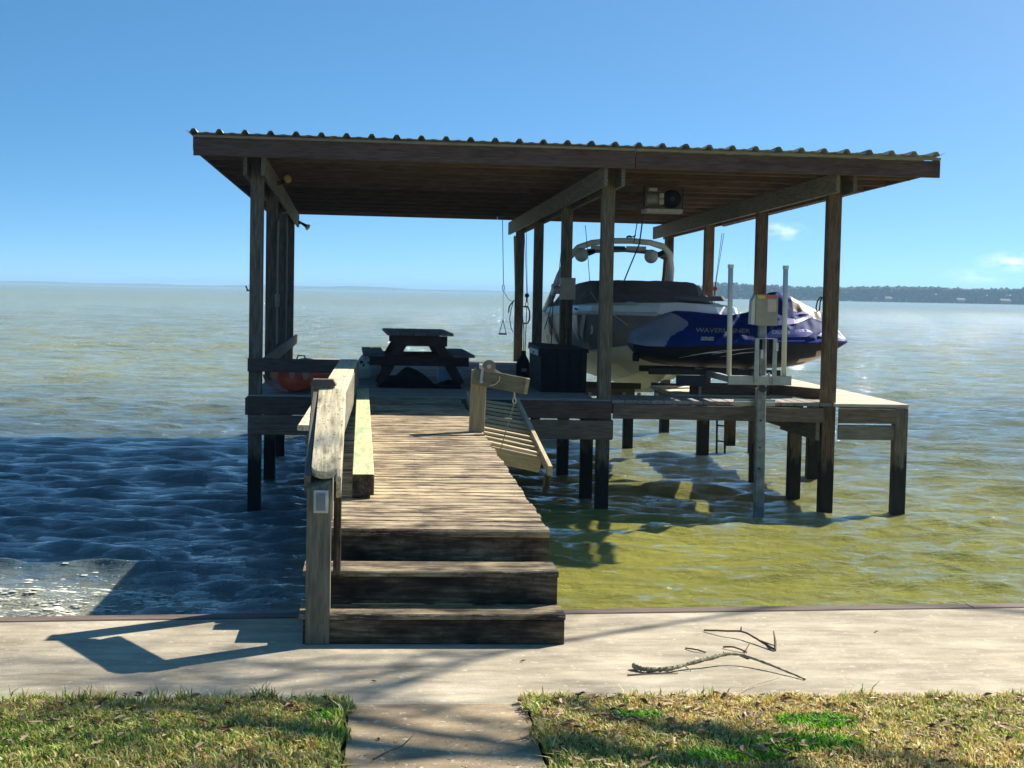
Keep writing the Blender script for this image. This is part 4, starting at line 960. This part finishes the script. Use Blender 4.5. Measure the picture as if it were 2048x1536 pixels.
for pts in ([(22.30, .95), (22.52, .95), (22.44, .35), (22.38, .22)], [(22.02, .95), (22.24, .95), (22.30, .60), (22.28, .42)], [(21.62, .95), (21.78, .95), (22.20, .42), (22.18, .26)],
            [(24.7, .95), (25.3, .9), (25.2, .45), (24.8, .5)], [(25.4, .8), (25.7, .75), (25.6, .3), (25.45, .15)], [(24.3, .1), (24.6, .45), (24.35, .5), (24.1, .3)], [(25.0, .05), (25.3, .3), (25.2, .02)]):
    patch('hull_graphic', pts, 'hullgraphic', G, bt)
for k in range(4): patch('hull_graphic', [(22.10+.085*k, .03), (22.145+.085*k, .03), (22.05+.085*k, .20), (22.00+.085*k, .20)], 'pink', G, bt)
patch('hull_graphic', [(24.15, .30), (24.9, .72), (24.7, .80), (24.0, .36)], 'maroon', G, bt)
# emblem near the bow and cleats
p = sidept(20.9, .55, -1, .012); mb = MB(); mb.tube([(p[0]+.0, p[1]+.075*math.cos(a), p[2]+.055*math.sin(a)) for a in np.linspace(0, 5.2, 12)], .012, 6); mb.build('emblem', 'silver', bt)
for y in (20.3, 21.4, 24.9):
    _, b, c, zr, _, _ = st_at(y); mb = MB(); mb.tube([(CX-b-.002, y-.06, zr+.055), (CX-b-.012, y, zr+.06), (CX-b-.002, y+.06, zr+.055)], .014, 6); mb.build('cleat', 'darkmetal', bt)
for s in (-1, 1):
    mb = MB(); mb.sphere((CX+s*.55, 20.15, 1.49), .07, u=12, v=6, sc=(1, .8, .28)); mb.build('bow_vent', 'bluew', bt)
# canvas cover
CV = [(19.95, .42, .30, 1.47, 1.495), (20.4, .70, .45, 1.46, 1.53), (20.9, .85, .55, 1.45, 1.56), (21.5, .95, .64, 1.44, 1.60), (22.0, 1.02, .72, 1.42, 1.70), (22.3, 1.04, .725, 1.40, 1.795), (22.7, 1.05, .78, 1.39, 1.80), (23.6, 1.06, .85, 1.38, 1.76), (24.8, 1.06, .88, 1.36, 1.70), (26.0, 1.02, .8, 1.34, 1.55), (26.35, .95, .6, 1.30, 1.36)]
rows = []; r_ = np.random.default_rng(3)
for (y, b, t, z0, z1) in CV:
    row = []
    for k in range(25):
        u = -1+2*k/24
        if abs(u) < .62: a = u/.62*t; z = z1 - .02*(u/.62)**2
        else: q = (abs(u)-.62)/.38; a = math.copysign(t+(b-t)*q, u); z = z1-.02+(z0-z1+.02)*q
        wv = .005*math.sin(u*9+y*3)+.004*math.sin(u*31+y*7)
        row.append((CX+a, y, z+wv*(1 if abs(u) < .95 else .2)))
    rows.append(row)
mb = MB(); mb.loft(rows); co = mb.build('canvas_cover', 'canvas', bt)
mb = MB(); mb.add([(CX+.1, 20.55, 1.572), (CX+.80, 20.9, 1.60), (CX+.75, 20.35, 1.535), (CX+.25, 20.15, 1.53)], [(0, 1, 2, 3)]); mb.build('cover_flap', 'ltcanvas', co)
mb = MB(); mb.tube([(CX-1.05, 22.3, 1.30), (CX-.9, 21.9, 1.2), (CX-1.0, 21.6, 1.0)], .008, 5); mb.build('tie_strap', 'cable', co)
mb = MB(); mb.tube([(2.72, 21.1, 1.62), (2.78, 20.6, 1.45), (3.0, 19.6, 1.22)], .006, 5); mb.build('tie_rope', 'paleprope', co)
# wakeboard tower
tw = [(2.50, 24.9, 1.32), (2.55, 24.4, 1.55), (2.62, 24.1, 1.85), (2.74, 24.0, 2.12), (2.90, 24.0, 2.29), (3.10, 24.0, 2.365), (3.40, 24.0, 2.40), (3.70, 24.0, 2.405), (3.98, 24.0, 2.385), (4.18, 24.0, 2.33), (4.28, 24.0, 2.22), (4.32, 24.05, 2.0), (4.33, 24.2, 1.7), (4.36, 24.6, 1.32)]
mb = MB(); mb.tube(tw, [.05]*5+[.045]*4+[.052]*5, 12); twr = mb.build('tower', 'white', bt, smooth=True)
mb = MB(); mb.tube([(2.86, 24.05, 2.16), (3.05, 24.05, 2.24), (3.6, 24.05, 2.27), (4.05, 24.05, 2.24), (4.22, 24.05, 2.16)], .035, 8); mb.build('crossbar', 'gray', twr, smooth=True)
for a, b in ((3.08, 3.32), (3.62, 3.92)):
    mb = MB(); mb.box((a, 23.98, 2.262), (b, 24.01, 2.325)); mb.build('light_bar', 'dullwhite', twr)
mb = MB(); mb.box((3.40, 23.985, 2.265), (3.60, 24.01, 2.322)); mb.build('light_bar', 'darkmetal', twr)
for x in (2.93, 3.985):
    mb = MB(); mb.sphere((x, 23.9, 2.175), .105, u=18, v=12, sc=(1, 1.1, 1)); spk = mb.build('speaker', 'dullwhite', twr, smooth=True)
    mb = MB(); mb.tube([(x+.11, 23.95, 2.20), (x+.2, 24.0, 2.24)], .04, 8); mb.build('speaker_bracket', 'black', spk)
mb = MB(); mb.tube([(3.62, 24, 2.455), (3.66, 24, 2.475), (3.70, 24, 2.46)], .018, 6); mb.tube([(3.71, 24, 2.46), (3.76, 24, 2.49)], .012, 6); mb.build('anchor_light', 'black', twr)
mb = MB(); mb.tube([(4.22, 24.0, 2.16), (4.26, 24.3, 1.9), (4.30, 24.8, 1.5)], .03, 8); mb.build('rear_strut', 'tan', twr)
# boat lift cradle
cr = thing('boat_lift_cradle', 'boat lift cradle with dark carpeted bunks under the hull of the boat', 'boat lift', (3.6, 21, .3))
for x0_, x1_ in ((2.56, 3.40), (3.55, 3.98)):
    board('bunk', (x0_, 21.0, .40), (x1_, 21.0, .385), .10, .075, 'carpet', cr)
    board('bunk_support', (x0_+.05, 21.05, .30), (x1_-.07, 21.05, .30), .06, .11, 'beam', cr)
for x in (2.72, 2.95, 3.18, 3.38, 3.62, 3.86):
    board('upright', (x, 20.98, .16), (x, 20.98, .30), .045, .04, 'alu', cr, upv=(0, 1, 0))
board('cross_beam', (2.50, 21.0, .13), (4.75, 21.0, .13), .10, .06, 'alu', cr)
board('cross_beam', (2.50, 25.2, .10), (4.75, 25.2, .10), .10, .10, 'alu', cr)
mb = MB(); mb.tube([(2.5, 25.2, .15), (2.35, 25.2, 1.2)], .006, 5); mb.build('cable', 'cable', cr)

# ------------------------------------------------------------------ jet ski
js = thing('jet_ski', 'blue jet ski under a blue and gray cover, raised on its lift, bow right', 'jet ski', (4.3, 18.9, .76))
SK = [(2.93, 1.15, 1.02, .96, .26), (2.98, 1.19, 1.01, .90, .34), (3.06, 1.235, 1.0, .83, .42), (3.2, 1.31, 1.0, .79, .49), (3.35, 1.385, 1.0, .77, .53), (3.46, 1.412, 1.005, .76, .55), (3.65, 1.408, 1.02, .752, .57), (3.85, 1.39, 1.03, .748, .58), (4.05, 1.375, 1.04, .745, .58), (4.22, 1.382, 1.045, .742, .58), (4.36, 1.415, 1.05, .742, .58), (4.45, 1.50, 1.052, .743, .575), (4.53, 1.60, 1.054, .745, .57), (4.6, 1.65, 1.055, .75, .565), (4.70, 1.662, 1.057, .755, .56), (4.80, 1.628, 1.058, .765, .545), (4.92, 1.57, 1.06, .785, .52), (5.03, 1.515, 1.06, .81, .49), (5.14, 1.465, 1.062, .85, .44), (5.24, 1.415, 1.065, .89, .38), (5.33, 1.34, 1.07, .935, .31), (5.41, 1.25, 1.075, .985, .22), (5.49, 1.165, 1.08, 1.035, .13), (5.555, 1.105, 1.085, 1.07, .04)]
CYS = 18.9
def sk_at(x):
    for a, b in zip(SK, SK[1:]):
        if a[0] <= x <= b[0]:
            t = (x-a[0])/(b[0]-a[0]); return [a[i]+(b[i]-a[i])*t for i in range(5)]
    return list(SK[0] if x < SK[0][0] else SK[-1])
UP = [(1.0, 0.0), (1.0, .06), (.97, .16), (.88, .30), (.72, .45), (.55, .62), (.42, .80), (.30, .94), (.15, 1.0), (0, 1.01)]
LO = [(1.0, 0.0), (.985, -.05), (.95, -.35), (.86, -.62), (.60, -.80), (.32, -.93), (0, -1.0)]
def ski_y(x, z):
    _, zt, zm, zb, hw = sk_at(x); tbl = UP if z >= zm else LO; d = (zt-zm) if z >= zm else (zm-zb); q = (z-zm)/max(d, 1e-4)
    for (a, b), (c, e) in zip(tbl, tbl[1:]):
        if min(b, e) <= q <= max(b, e): f = (q-b)/(e-b) if e != b else 0; return CYS-hw*(a+(c-a)*f)
    return CYS-hw
xsk = list(np.linspace(2.93, 5.555, 130))
UPF = [(float(np.interp(q, [p[1] for p in UP], [p[0] for p in UP])), q) for q in np.linspace(0, .999, 30)] + [(0, 1.01)]
def sk_row(x, tbl, wob=0):
    _, zt, zm, zb, hw = sk_at(x); d = (zm-zb) if tbl is LO else (zt-zm); r = []
    for f, q in tbl: r.append((f*hw, zm+q*d))
    return r
mb = MB(); rows = []
for x in xsk:
    r = sk_row(x, UPF); w = lambda z: .006*math.sin(x*31+z*23)+.004*math.sin(x*57)
    rows.append([(x, CYS-a+w(z), z) for a, z in r]+[(x, CYS+a, z) for a, z in reversed(r[:-1])])
n = len(rows[0])
gi, bi, ti = mb.mi('blue'), mb.mi('graycover'), mb.mi('tan')
mb.loft(rows, 'blue')
k = 0
for i in range(len(rows)-1):
    for j in range(n-1):
        x = xsk[i]+.02; z = (rows[i][j][2]+rows[i][j+1][2])/2
        xb_ = 3.24 + .33*math.exp(-((z-1.27)/.14)**2) + (.02 if z < 1.1 else 0)
        if x < xb_: mb.m[k] = bi
        elif 4.84 < x < 5.20 and 20 <= j <= n-22: mb.m[k] = ti
        k += 1
mb.add(rows[0], [tuple(reversed(range(n)))], 'graycover')
mb.build('cover', None, js, smooth=True)
mb = MB(); rows = []
for x in xsk:
    r = sk_row(x, LO); rows.append([(x, CYS-a-.004, z-.002) for a, z in r]+[(x, CYS+a+.004, z-.002) for a, z in reversed(r[:-1])])
n = len(rows[0]); mb.mi('black'); mb.mi('tan'); mb.loft(rows, 'black'); k = 0
for i in range(len(rows)-1):
    for j in range(n-1):
        x = xsk[i]; z = (rows[i][j][2]+rows[i][j+1][2])/2
        if x > 4.72 and z < 1.0-.20*max(0, 5.2-x)/.48 and not (z < .83 and x < 5.0): mb.m[k] = mb.mi('tan')
        k += 1
mb.add(rows[0], [tuple(range(n))], 'black'); mb.build('hull', None, js, smooth=True)
SP = lambda x, z: (x, ski_y(x, z)-.009, z)
def skpatch(name, poly, mat, sub=14):
    # polygon given as two x-monotone edges: [(x, zlo, zhi)...]
    mb = MB(); xs_ = np.linspace(poly[0][0], poly[-1][0], sub); rows = []
    for x in xs_:
        lo = np.interp(x, [p[0] for p in poly], [p[1] for p in poly]); hi = np.interp(x, [p[0] for p in poly], [p[2] for p in poly])
        rows.append([SP(x, lo+(hi-lo)*q) for q in (0, .33, .66, 1)])
    mb.loft(rows); return mb.build(name, mat, js)
skpatch('sun_splash', [(4.42, 1.12, 1.13), (4.50, 1.13, 1.22), (4.95, 1.145, 1.235), (5.02, 1.19, 1.195)], 'lav')  # lavender splashes paint sunlight onto the blue cover
skpatch('sun_splash', [(4.30, 1.075, 1.08), (4.5, 1.085, 1.095), (4.9, 1.09, 1.105)], 'lav')
skpatch('sun_splash', [(4.45, 1.26, 1.265), (4.70, 1.28, 1.36), (4.85, 1.30, 1.345), (5.05, 1.37, 1.40), (5.10, 1.375, 1.38)], 'lav')
skpatch('sun_splash', [(4.82, 1.40, 1.41), (4.95, 1.41, 1.44), (5.03, 1.405, 1.41)], 'lav')
skpatch('sun_splash', [(5.08, 1.16, 1.165), (5.22, 1.12, 1.24), (5.38, 1.10, 1.21), (5.50, 1.092, 1.13)], 'lav')
skpatch('sun_splash', [(4.95, 1.075, 1.08), (5.1, 1.085, 1.12), (5.2, 1.09, 1.13)], 'lav')
skpatch('bow_edge', [(5.36, 1.25, 1.28), (5.44, 1.18, 1.215), (5.53, 1.105, 1.125)], 'white')
for (x0_, x1_, z0_, z1_, t_) in ((3.42, 4.05, .87, .985, .008), (3.55, 4.0, .905, .955, .010), (3.80, 4.30, .92, 1.005, .010), (3.9, 4.35, .89, .965, .008)):
    skpatch('hull_streak', [(x0_, z0_, z0_+.002), ((x0_+x1_)/2, (z0_+z1_)/2+.012-t_/2, (z0_+z1_)/2+.012+t_/2), (x1_, z1_-.002, z1_)], 'silver', 18)
def text_on(body, x, z, size, mat, name, shear=.35, ext=1.0, bold=.0):
    cu = bpy.data.curves.new(name, 'FONT'); cu.body = body; cu.size = size; cu.shear = shear; cu.offset = bold; cu.resolution_u = 2
    o = bpy.data.objects.new(name, cu); C.objects.link(o); dg = bpy.context.evaluated_depsgraph_get(); me = bpy.data.meshes.new_from_object(o.evaluated_get(dg))
    bpy.data.objects.remove(o)
    for v in me.vertices: v.co = Vector(SP(x+v.co.x*ext, z+v.co.y)) - Vector((0, .004, 0))
    me.materials.clear(); me.materials.append(M[mat]); c_ = Vector((x, 18.3, z))
    for v in me.vertices: v.co -= c_
    return put(name, me, c_, None, js)
text_on('WAVERUNNER', 3.62, 1.175, .070, 'gray', 'lettering', .3, 1.35, .0015)
text_on('SERIES', 3.66, 1.085, .055, 'silver', 'lettering', .35, 1.0, .0018)
text_on('CRUISER', 4.50, 1.172, .055, 'white', 'lettering', .3, 1.05, .0015)
mb = MB(); mb.tube([(3.0, 18.7, .86), (2.93, 18.7, .86)], .05, 12); mb.build('jet_nozzle', 'black', js)

# jet ski lift
jl = thing('jet_ski_lift', 'single-pole aluminium jet ski lift with two white guide poles in front of the catwalk', 'boat lift', (4.13, 17.2, WATER))
mb = MB(); mb.bar((4.145, 17.24, -1.5), (4.125, 17.24, .60), .105, .10, upv=(0, 1, 0), b=.012); mb.build('pole', 'oldpole', jl)
mb = MB(); mb.bar((4.125, 17.20, .60), (4.11, 17.20, 1.31), .085, .085, upv=(0, 1, 0), b=.012); mb.build('mast', 'oldpole', jl)
for z, s in ((1.33, .05), (.60, .085)):
    mb = MB(); mb.tube([(4.12, 17.13, z), (4.12, 17.17, z)], s*.5, 10); mb.build('clamp', 'darkmetal', jl)
for z in (.25, -.05, -.28):
    mb = MB(); mb.tube([(4.12, 17.175, z), (4.12, 17.19, z)], .012, 8); mb.build('bolt', 'darkmetal', jl)
mb = MB(); mb.bar((3.735, 17.14, .692), (4.432, 17.14, .692), .05, .10, b=.004); mb.build('crossbeam', 'alu', jl)
for x in (4.035, 4.235): mb = MB(); mb.bar((x, 17.10, .655), (x, 17.10, 1.145), .045, .03, upv=(0, 1, 0)); mb.build('side_channel', 'alu', jl)
for x in (4.075, 4.195): mb = MB(); mb.box((x-.025, 17.13, 1.03), (x+.025, 17.17, 1.135)); mb.build('roller_block', 'black', jl)
mb = MB(); mb.box((4.02, 17.09, 1.1455), (4.255, 17.16, 1.152)); mb.build('top_plate', 'galv', jl)
for x, z in ((4.09, .98), (4.255, 1.06)): mb = MB(); mb.box((x-.012, 17.08, z-.045), (x+.012, 17.084, z+.045)); mb.build('label_plate', 'pvc', jl)
mb = MB(); mb.tube([(4.18, 17.12, .78), (4.185, 17.12, .66)], .012, 8); mb.build('bolt', 'galv', jl)
for x in (3.748, 4.355):
    mb = MB(); mb.tube([(x, 17.16, .743), (x-.012, 17.16, 1.93)], .0275, 14); gp = mb.build('guide_pole', 'pvc', jl, smooth=True)
    mb = MB(); mb.tube([(x-.012, 17.16, 1.905), (x-.012, 17.16, 1.945)], .033, 14); mb.build('pole_cap', 'ltbeige', gp)
mb = MB(); mb.box((4.015, 17.10, 1.29), (4.255, 17.28, 1.625)); hb = mb.build('control_housing', 'beige', jl)
mb = MB(); mb.add([(3.965, 17.12, 1.30), (4.012, 17.12, 1.30), (4.012, 17.26, 1.30), (3.965, 17.26, 1.30), (3.975, 17.12, 1.56), (4.012, 17.12, 1.62), (4.012, 17.26, 1.62), (3.975, 17.26, 1.56)], [(0, 3, 2, 1), (0, 1, 5, 4), (1, 2, 6, 5), (2, 3, 7, 6), (3, 0, 4, 7), (4, 5, 6, 7)]); mb.build('side_cover', 'ltbeige', hb)
mb = MB(); mb.box((4.03, 17.094, 1.585), (4.11, 17.0985, 1.615)); mb.build('yellow_sticker', 'yellow', hb)
mb = MB(); mb.box((4.125, 17.094, 1.59), (4.24, 17.0985, 1.615)); mb.build('red_sticker', 'red', hb)
mb = MB(); mb.box((4.14, 17.094, 1.44), (4.235, 17.0985, 1.575)); mb.build('paper_label', 'pink', hb)
mb = MB(); mb.box((3.855, 17.365, .395), (4.32, 17.372, .47)) ; mb.box((3.855, 17.29, .437), (4.32, 17.372, .445)); mb.build('deck_bracket', 'galv', jl)
for x in (3.80, 4.34): mb = MB(); mb.bar((x, 17.17, .69), (x, 19.35, .69), .06, .07); mb.build('arm', 'alu', jl)
for y in (18.55, 19.25): board('bunk', (3.10, y, .745 if False else .705), (4.66, y, .705), .09, .07, 'carpet', jl)
for y in (18.5,): mb = MB(); mb.box((3.42, y, .54), (3.78, y+.04, .665)); mb.build('web_plate', 'darkmetal', jl)

# ------------------------------------------------------------------ sticks on the pavement
def stick(label, pts, r0, r1, mat='twig', side=(), lichen=False, cat='stick'):
    t = thing('fallen_branch' if lichen else 'twig', label, cat, pts[0], None if lichen else 'fallen twigs on the pavement')
    P = [Vector(p) for p in pts]; dens = []
    E_ = [P[0]]+P+[P[-1]]
    for i in range(1, len(E_)-2):
        a, b, c, d = E_[i-1:i+3]; k = 10 if lichen else 6
        for q in range(k):
            t_ = q/k; dens.append(.5*((2*b)+(c-a)*t_+(2*a-5*b+4*c-d)*t_*t_+(-a+3*b-3*c+d)*t_**3))
    dens.append(P[-1]); n = len(dens); rs = []
    for i, p in enumerate(dens):
        r = r0+(r1-r0)*i/(n-1); j = random.uniform(-1, 1)*r*(.25 if lichen else .35); rs.append(r*(1+random.uniform(-.22, .3)) if lichen else r)
        dens[i] = p + Vector((j, j*.6, abs(j)*.5))
    mb = MB(); mb.tube(dens, rs, 7); st_ = mb.build('stem', mat, t)
    for s in side:
        mb = MB(); mb.tube(s, [r1*1.1, r1*.5] if len(s) == 2 else [r1*1.2]*(len(s)-1)+[r1*.5], 5); mb.build('side_twig', mat, t)
    if lichen:
        mb = MB()
        for i in range(150):
            u = random.random(); p = dens[min(int(u*.62*n), n-1)]; s = random.uniform(.0012, .0035)
            mb.sphere((p.x+random.uniform(-.012, .012), p.y+random.uniform(-.008, .008), p.z+random.uniform(-.004, .011)), s, u=5, v=3)
        o = mb.build('lichen_crust', 'lichen', t); o['kind'] = 'stuff'
    return t
stick('thick lichen-crusted branch, the largest stick lying on the pavement at right', [(1.085, 6.70, .014), (1.12, 6.645, .012), (1.22, 6.64, .014), (1.32, 6.70, .022), (1.42, 6.74, .035), (1.52, 6.79, .045), (1.60, 6.77, .036), (1.70, 6.64, .018), (1.78, 6.50, .004)], .0115, .0035, 'lichen', [[(1.30, 6.69, .02), (1.325, 6.655, .003)]], True, 'branch')
stick('thin straight twig lying just in front of the big lichen branch', [(1.04, 6.575, .004), (1.15, 6.60, .004), (1.26, 6.605, .005)], .0035, .002)
stick('long curved twig with a hooked end lying behind the big lichen branch', [(1.543, 7.46, .006), (1.62, 7.37, .022), (1.70, 7.31, .030), (1.745, 7.18, .018), (1.785, 7.04, .006)], .0042, .005, 'twig', [[(1.69, 7.32, .03), (1.695, 7.34, .05)], [(1.785, 7.04, .006), (1.80, 7.10, .03), (1.825, 7.24, .05)], [(1.745, 7.18, .018), (1.79, 7.06, .02)]])
stick('short twig left of the forked twig on the pavement', [(1.383, 7.085, .004), (1.42, 7.03, .010), (1.458, 7.0, .004)], .0035, .0035)
stick('short forked twig behind the middle of the big lichen branch', [(1.56, 7.10, .006), (1.60, 7.06, .014), (1.645, 7.0, .005)], .0042, .0035, 'twig', [[(1.64, 7.01, .008), (1.68, 7.09, .03)]])
stick('tiny straight twig touching the crest of the big lichen branch', [(1.607, 6.947, .004), (1.63, 6.885, .004)], .0045, .004)
stick('pale forked twig at the grass edge below the big lichen branch', [(1.46, 6.28, .012), (1.54, 6.38, .012), (1.66, 6.46, .02)], .002, .001, 'leaf2', [[(1.54, 6.38, .012), (1.565, 6.43, .03)]])
stick('thin dark forked twig on the near left part of the path', [(-.015, 5.375, .006), (.03, 5.45, .008), (.085, 5.52, .012), (.14, 5.68, .02)], .0028, .0012, 'twig', [[(.03, 5.45, .008), (.005, 5.53, .02)]])

# ------------------------------------------------------------------ foam flecks near the seawall
mb = MB()
for i in range(3000):
    if random.random() < .72:
        cx_, cy_, sg = random.choice([(-2.75, 12.4, .22), (-2.2, 11.5, .3), (-2.9, 11.2, .35), (-1.9, 12.5, .25), (-2.5, 10.9, .25), (-3.2, 12.0, .3), (-2.35, 12.0, .12), (-2.0, 11.0, .12), (-2.65, 11.6, .15)])
    else: cx_, cy_, sg = -2.2, 12.0, 1.0
    x = random.gauss(cx_, sg); y = random.gauss(cy_, sg)
    if x > -.7 or y < 9.8: continue
    z = water_height(x, y)+.002; s_ = min(.02, random.paretovariate(1.6)*.0028); k = 6; a0 = random.random()*6
    vs = [(x+s_*random.uniform(.6, 1.5)*math.cos(a0+q*1.047)*1.8, y+s_*random.uniform(.6, 1.4)*math.sin(a0+q*1.047), z) for q in range(k)]+[(x, y, z+s_*.2)]
    mb.add(vs, [(q, (q+1) % k, k) for q in range(k)])
M['foam'] = plain('foam', (.72, .70, .58), .7, 0, .1, 10)
tag(mb.build('foam_flecks', 'foam'), 'white foam flecks floating near the seawall at lower left', 'foam', kind='stuff')
for (x, y, s, lab) in ((-1.15, 9.95, .07, 'dark oval leaf floating by the seawall left of the steps'),):
    mb = MB(); z = water_height(x, y)+.012; leaf_geo(mb, x, y, z, s, .2, .12); tag(mb.build('floating_leaf', 'leafbrown'), lab, 'leaf')

# ------------------------------------------------------------------ bare oak beside the frame (its shadow crosses the pavement)
tree = thing('oak_tree', 'bare winter oak on the lawn right of the view, its branches shading the pavement', 'tree', (7.4, 4.2, 0))
def limb(name, pts, r0, r1, parent, n=8):
    mb = MB(); k = len(pts); mb.tube(pts, [r0+(r1-r0)*i/(k-1) for i in range(k)], n); return mb.build(name, 'bark', parent, smooth=True)
limb('trunk', [(7.4, 4.2, -.2), (7.45, 4.25, 1.0), (7.5, 4.35, 2.4), (7.4, 4.6, 4.2), (7.3, 5.0, 6.2), (7.2, 5.3, 8.5)], .26, .10, tree, 14)
rt = random.Random(11)
def twigs(mb, p, d, r, depth):
    n = rt.randint(3, 5); P = [Vector(p)]; d = Vector(d)
    for i in range(n):
        d = (d + Vector((rt.gauss(0, .16), rt.gauss(0, .16), rt.gauss(.02, .12)))).normalized(); P.append(P[-1]+d*(.30*(.8**(2-depth) if depth < 2 else 1))*rt.uniform(.7, 1.2))
    mb.tube(P, [r*(1-.12*i) for i in range(len(P))], 5)
    if depth > 0:
        for i in range(1, len(P)):
            if rt.random() < .8:
                q = (d+Vector((rt.gauss(0, .8), rt.gauss(0, .8), rt.gauss(0, .5)))).normalized(); twigs(mb, P[i], q, r*.55, depth-1)
# main limbs reach out over the water edge; (x, y, z) of a shadow point plus h*(1, .7, 1)
def sh(x, y, h): h += 2.2; return (x+h*1.0, y+h*.70, h)
L1 = [(7.4, 4.6, 4.2), (6.3, 7.2, 4.6), sh(1.35, 7.6, 4.4), sh(.70, 7.15, 4.6), sh(.38, 6.85, 4.8), sh(.12, 6.45, 5.0), sh(-.15, 6.05, 5.2)]
L1 = [L1[0], (9.5, 8.6, 6.0), sh(3.5, 7.9, 6.0), sh(2.4, 8.3, 5.6)] + L1[2:]
limb('branch', L1[:5], .09, .022, tree); limb('branch', L1[4:], .030, .020, tree)
limb('branch', [sh(.38, 6.85, 4.8), sh(.22, 7.1, 4.9), sh(.10, 7.5, 5.1)], .024, .012, tree)
limb('branch', [(7.4, 4.6, 4.2), sh(2.3, 3.8, 4.4), sh(1.5, 4.95, 4.8), sh(.9, 5.35, 5.2), sh(.3, 5.45, 5.6), sh(-.4, 5.75, 5.8), sh(-1.0, 5.6, 6.0)], .09, .035, tree)
limb('branch', [sh(.9, 5.35, 5.2), sh(.4, 5.9, 5.4), sh(.15, 6.0, 5.6)], .04, .015, tree)
limb('branch', [sh(.3, 5.45, 5.6), sh(-.25, 5.35, 6.0), sh(-.7, 5.2, 6.4)], .05, .02, tree)
limb('branch', [(7.3, 5.0, 6.2), sh(1.9, 5.2, 6.6), sh(1.2, 5.7, 6.9), sh(.9, 5.75, 7.2)], .07, .03, tree)
limb('branch', [sh(.9, 5.35, 5.2), sh(.2, 5.7, 4.6), sh(-.25, 6.0, 4.3), sh(-.45, 6.2, 4.2)], .05, .03, tree)
limb('branch', [sh(.3, 5.45, 5.6), sh(-.3, 5.6, 4.8), sh(-.7, 5.95, 4.3), sh(-1.2, 6.0, 4.3)], .05, .03, tree)
limb('branch', [sh(1.5, 4.95, 4.8), sh(1.2, 5.55, 4.3), sh(.85, 5.8, 4.0), sh(.7, 6.1, 3.9)], .055, .03, tree)
mb = MB()
for (q, r, dd) in ((sh(.55, 7.0, 4.7), .020, 2), (sh(.2, 6.6, 5.0), .018, 2), (sh(.30, 6.8, 5.0), .018, 2), (sh(-.1, 6.7, 5.3), .02, 2), (sh(-.4, 6.5, 5.8), .016, 2), (sh(.1, 5.9, 5.4), .018, 2), (sh(-.3, 5.7, 6.0), .018, 2), (sh(-.6, 5.5, 6.2), .018, 2), (sh(.5, 5.5, 5.4), .018, 2), (sh(1.4, 5.6, 6.8), .016, 2), (sh(-.7, 6.3, 6.0), .013, 2), (sh(.3, 6.1, 5.6), .014, 2), (sh(1.0, 5.6, 6.9), .016, 2), (sh(-1.0, 5.8, 6.2), .014, 1)):
    for _ in range(2): twigs(mb, q, (rt.gauss(-.7, .4), rt.gauss(-.2, .6), rt.gauss(.1, .4)), r, dd)
o = mb.build('crown', 'bark', tree); o['kind'] = 'stuff'
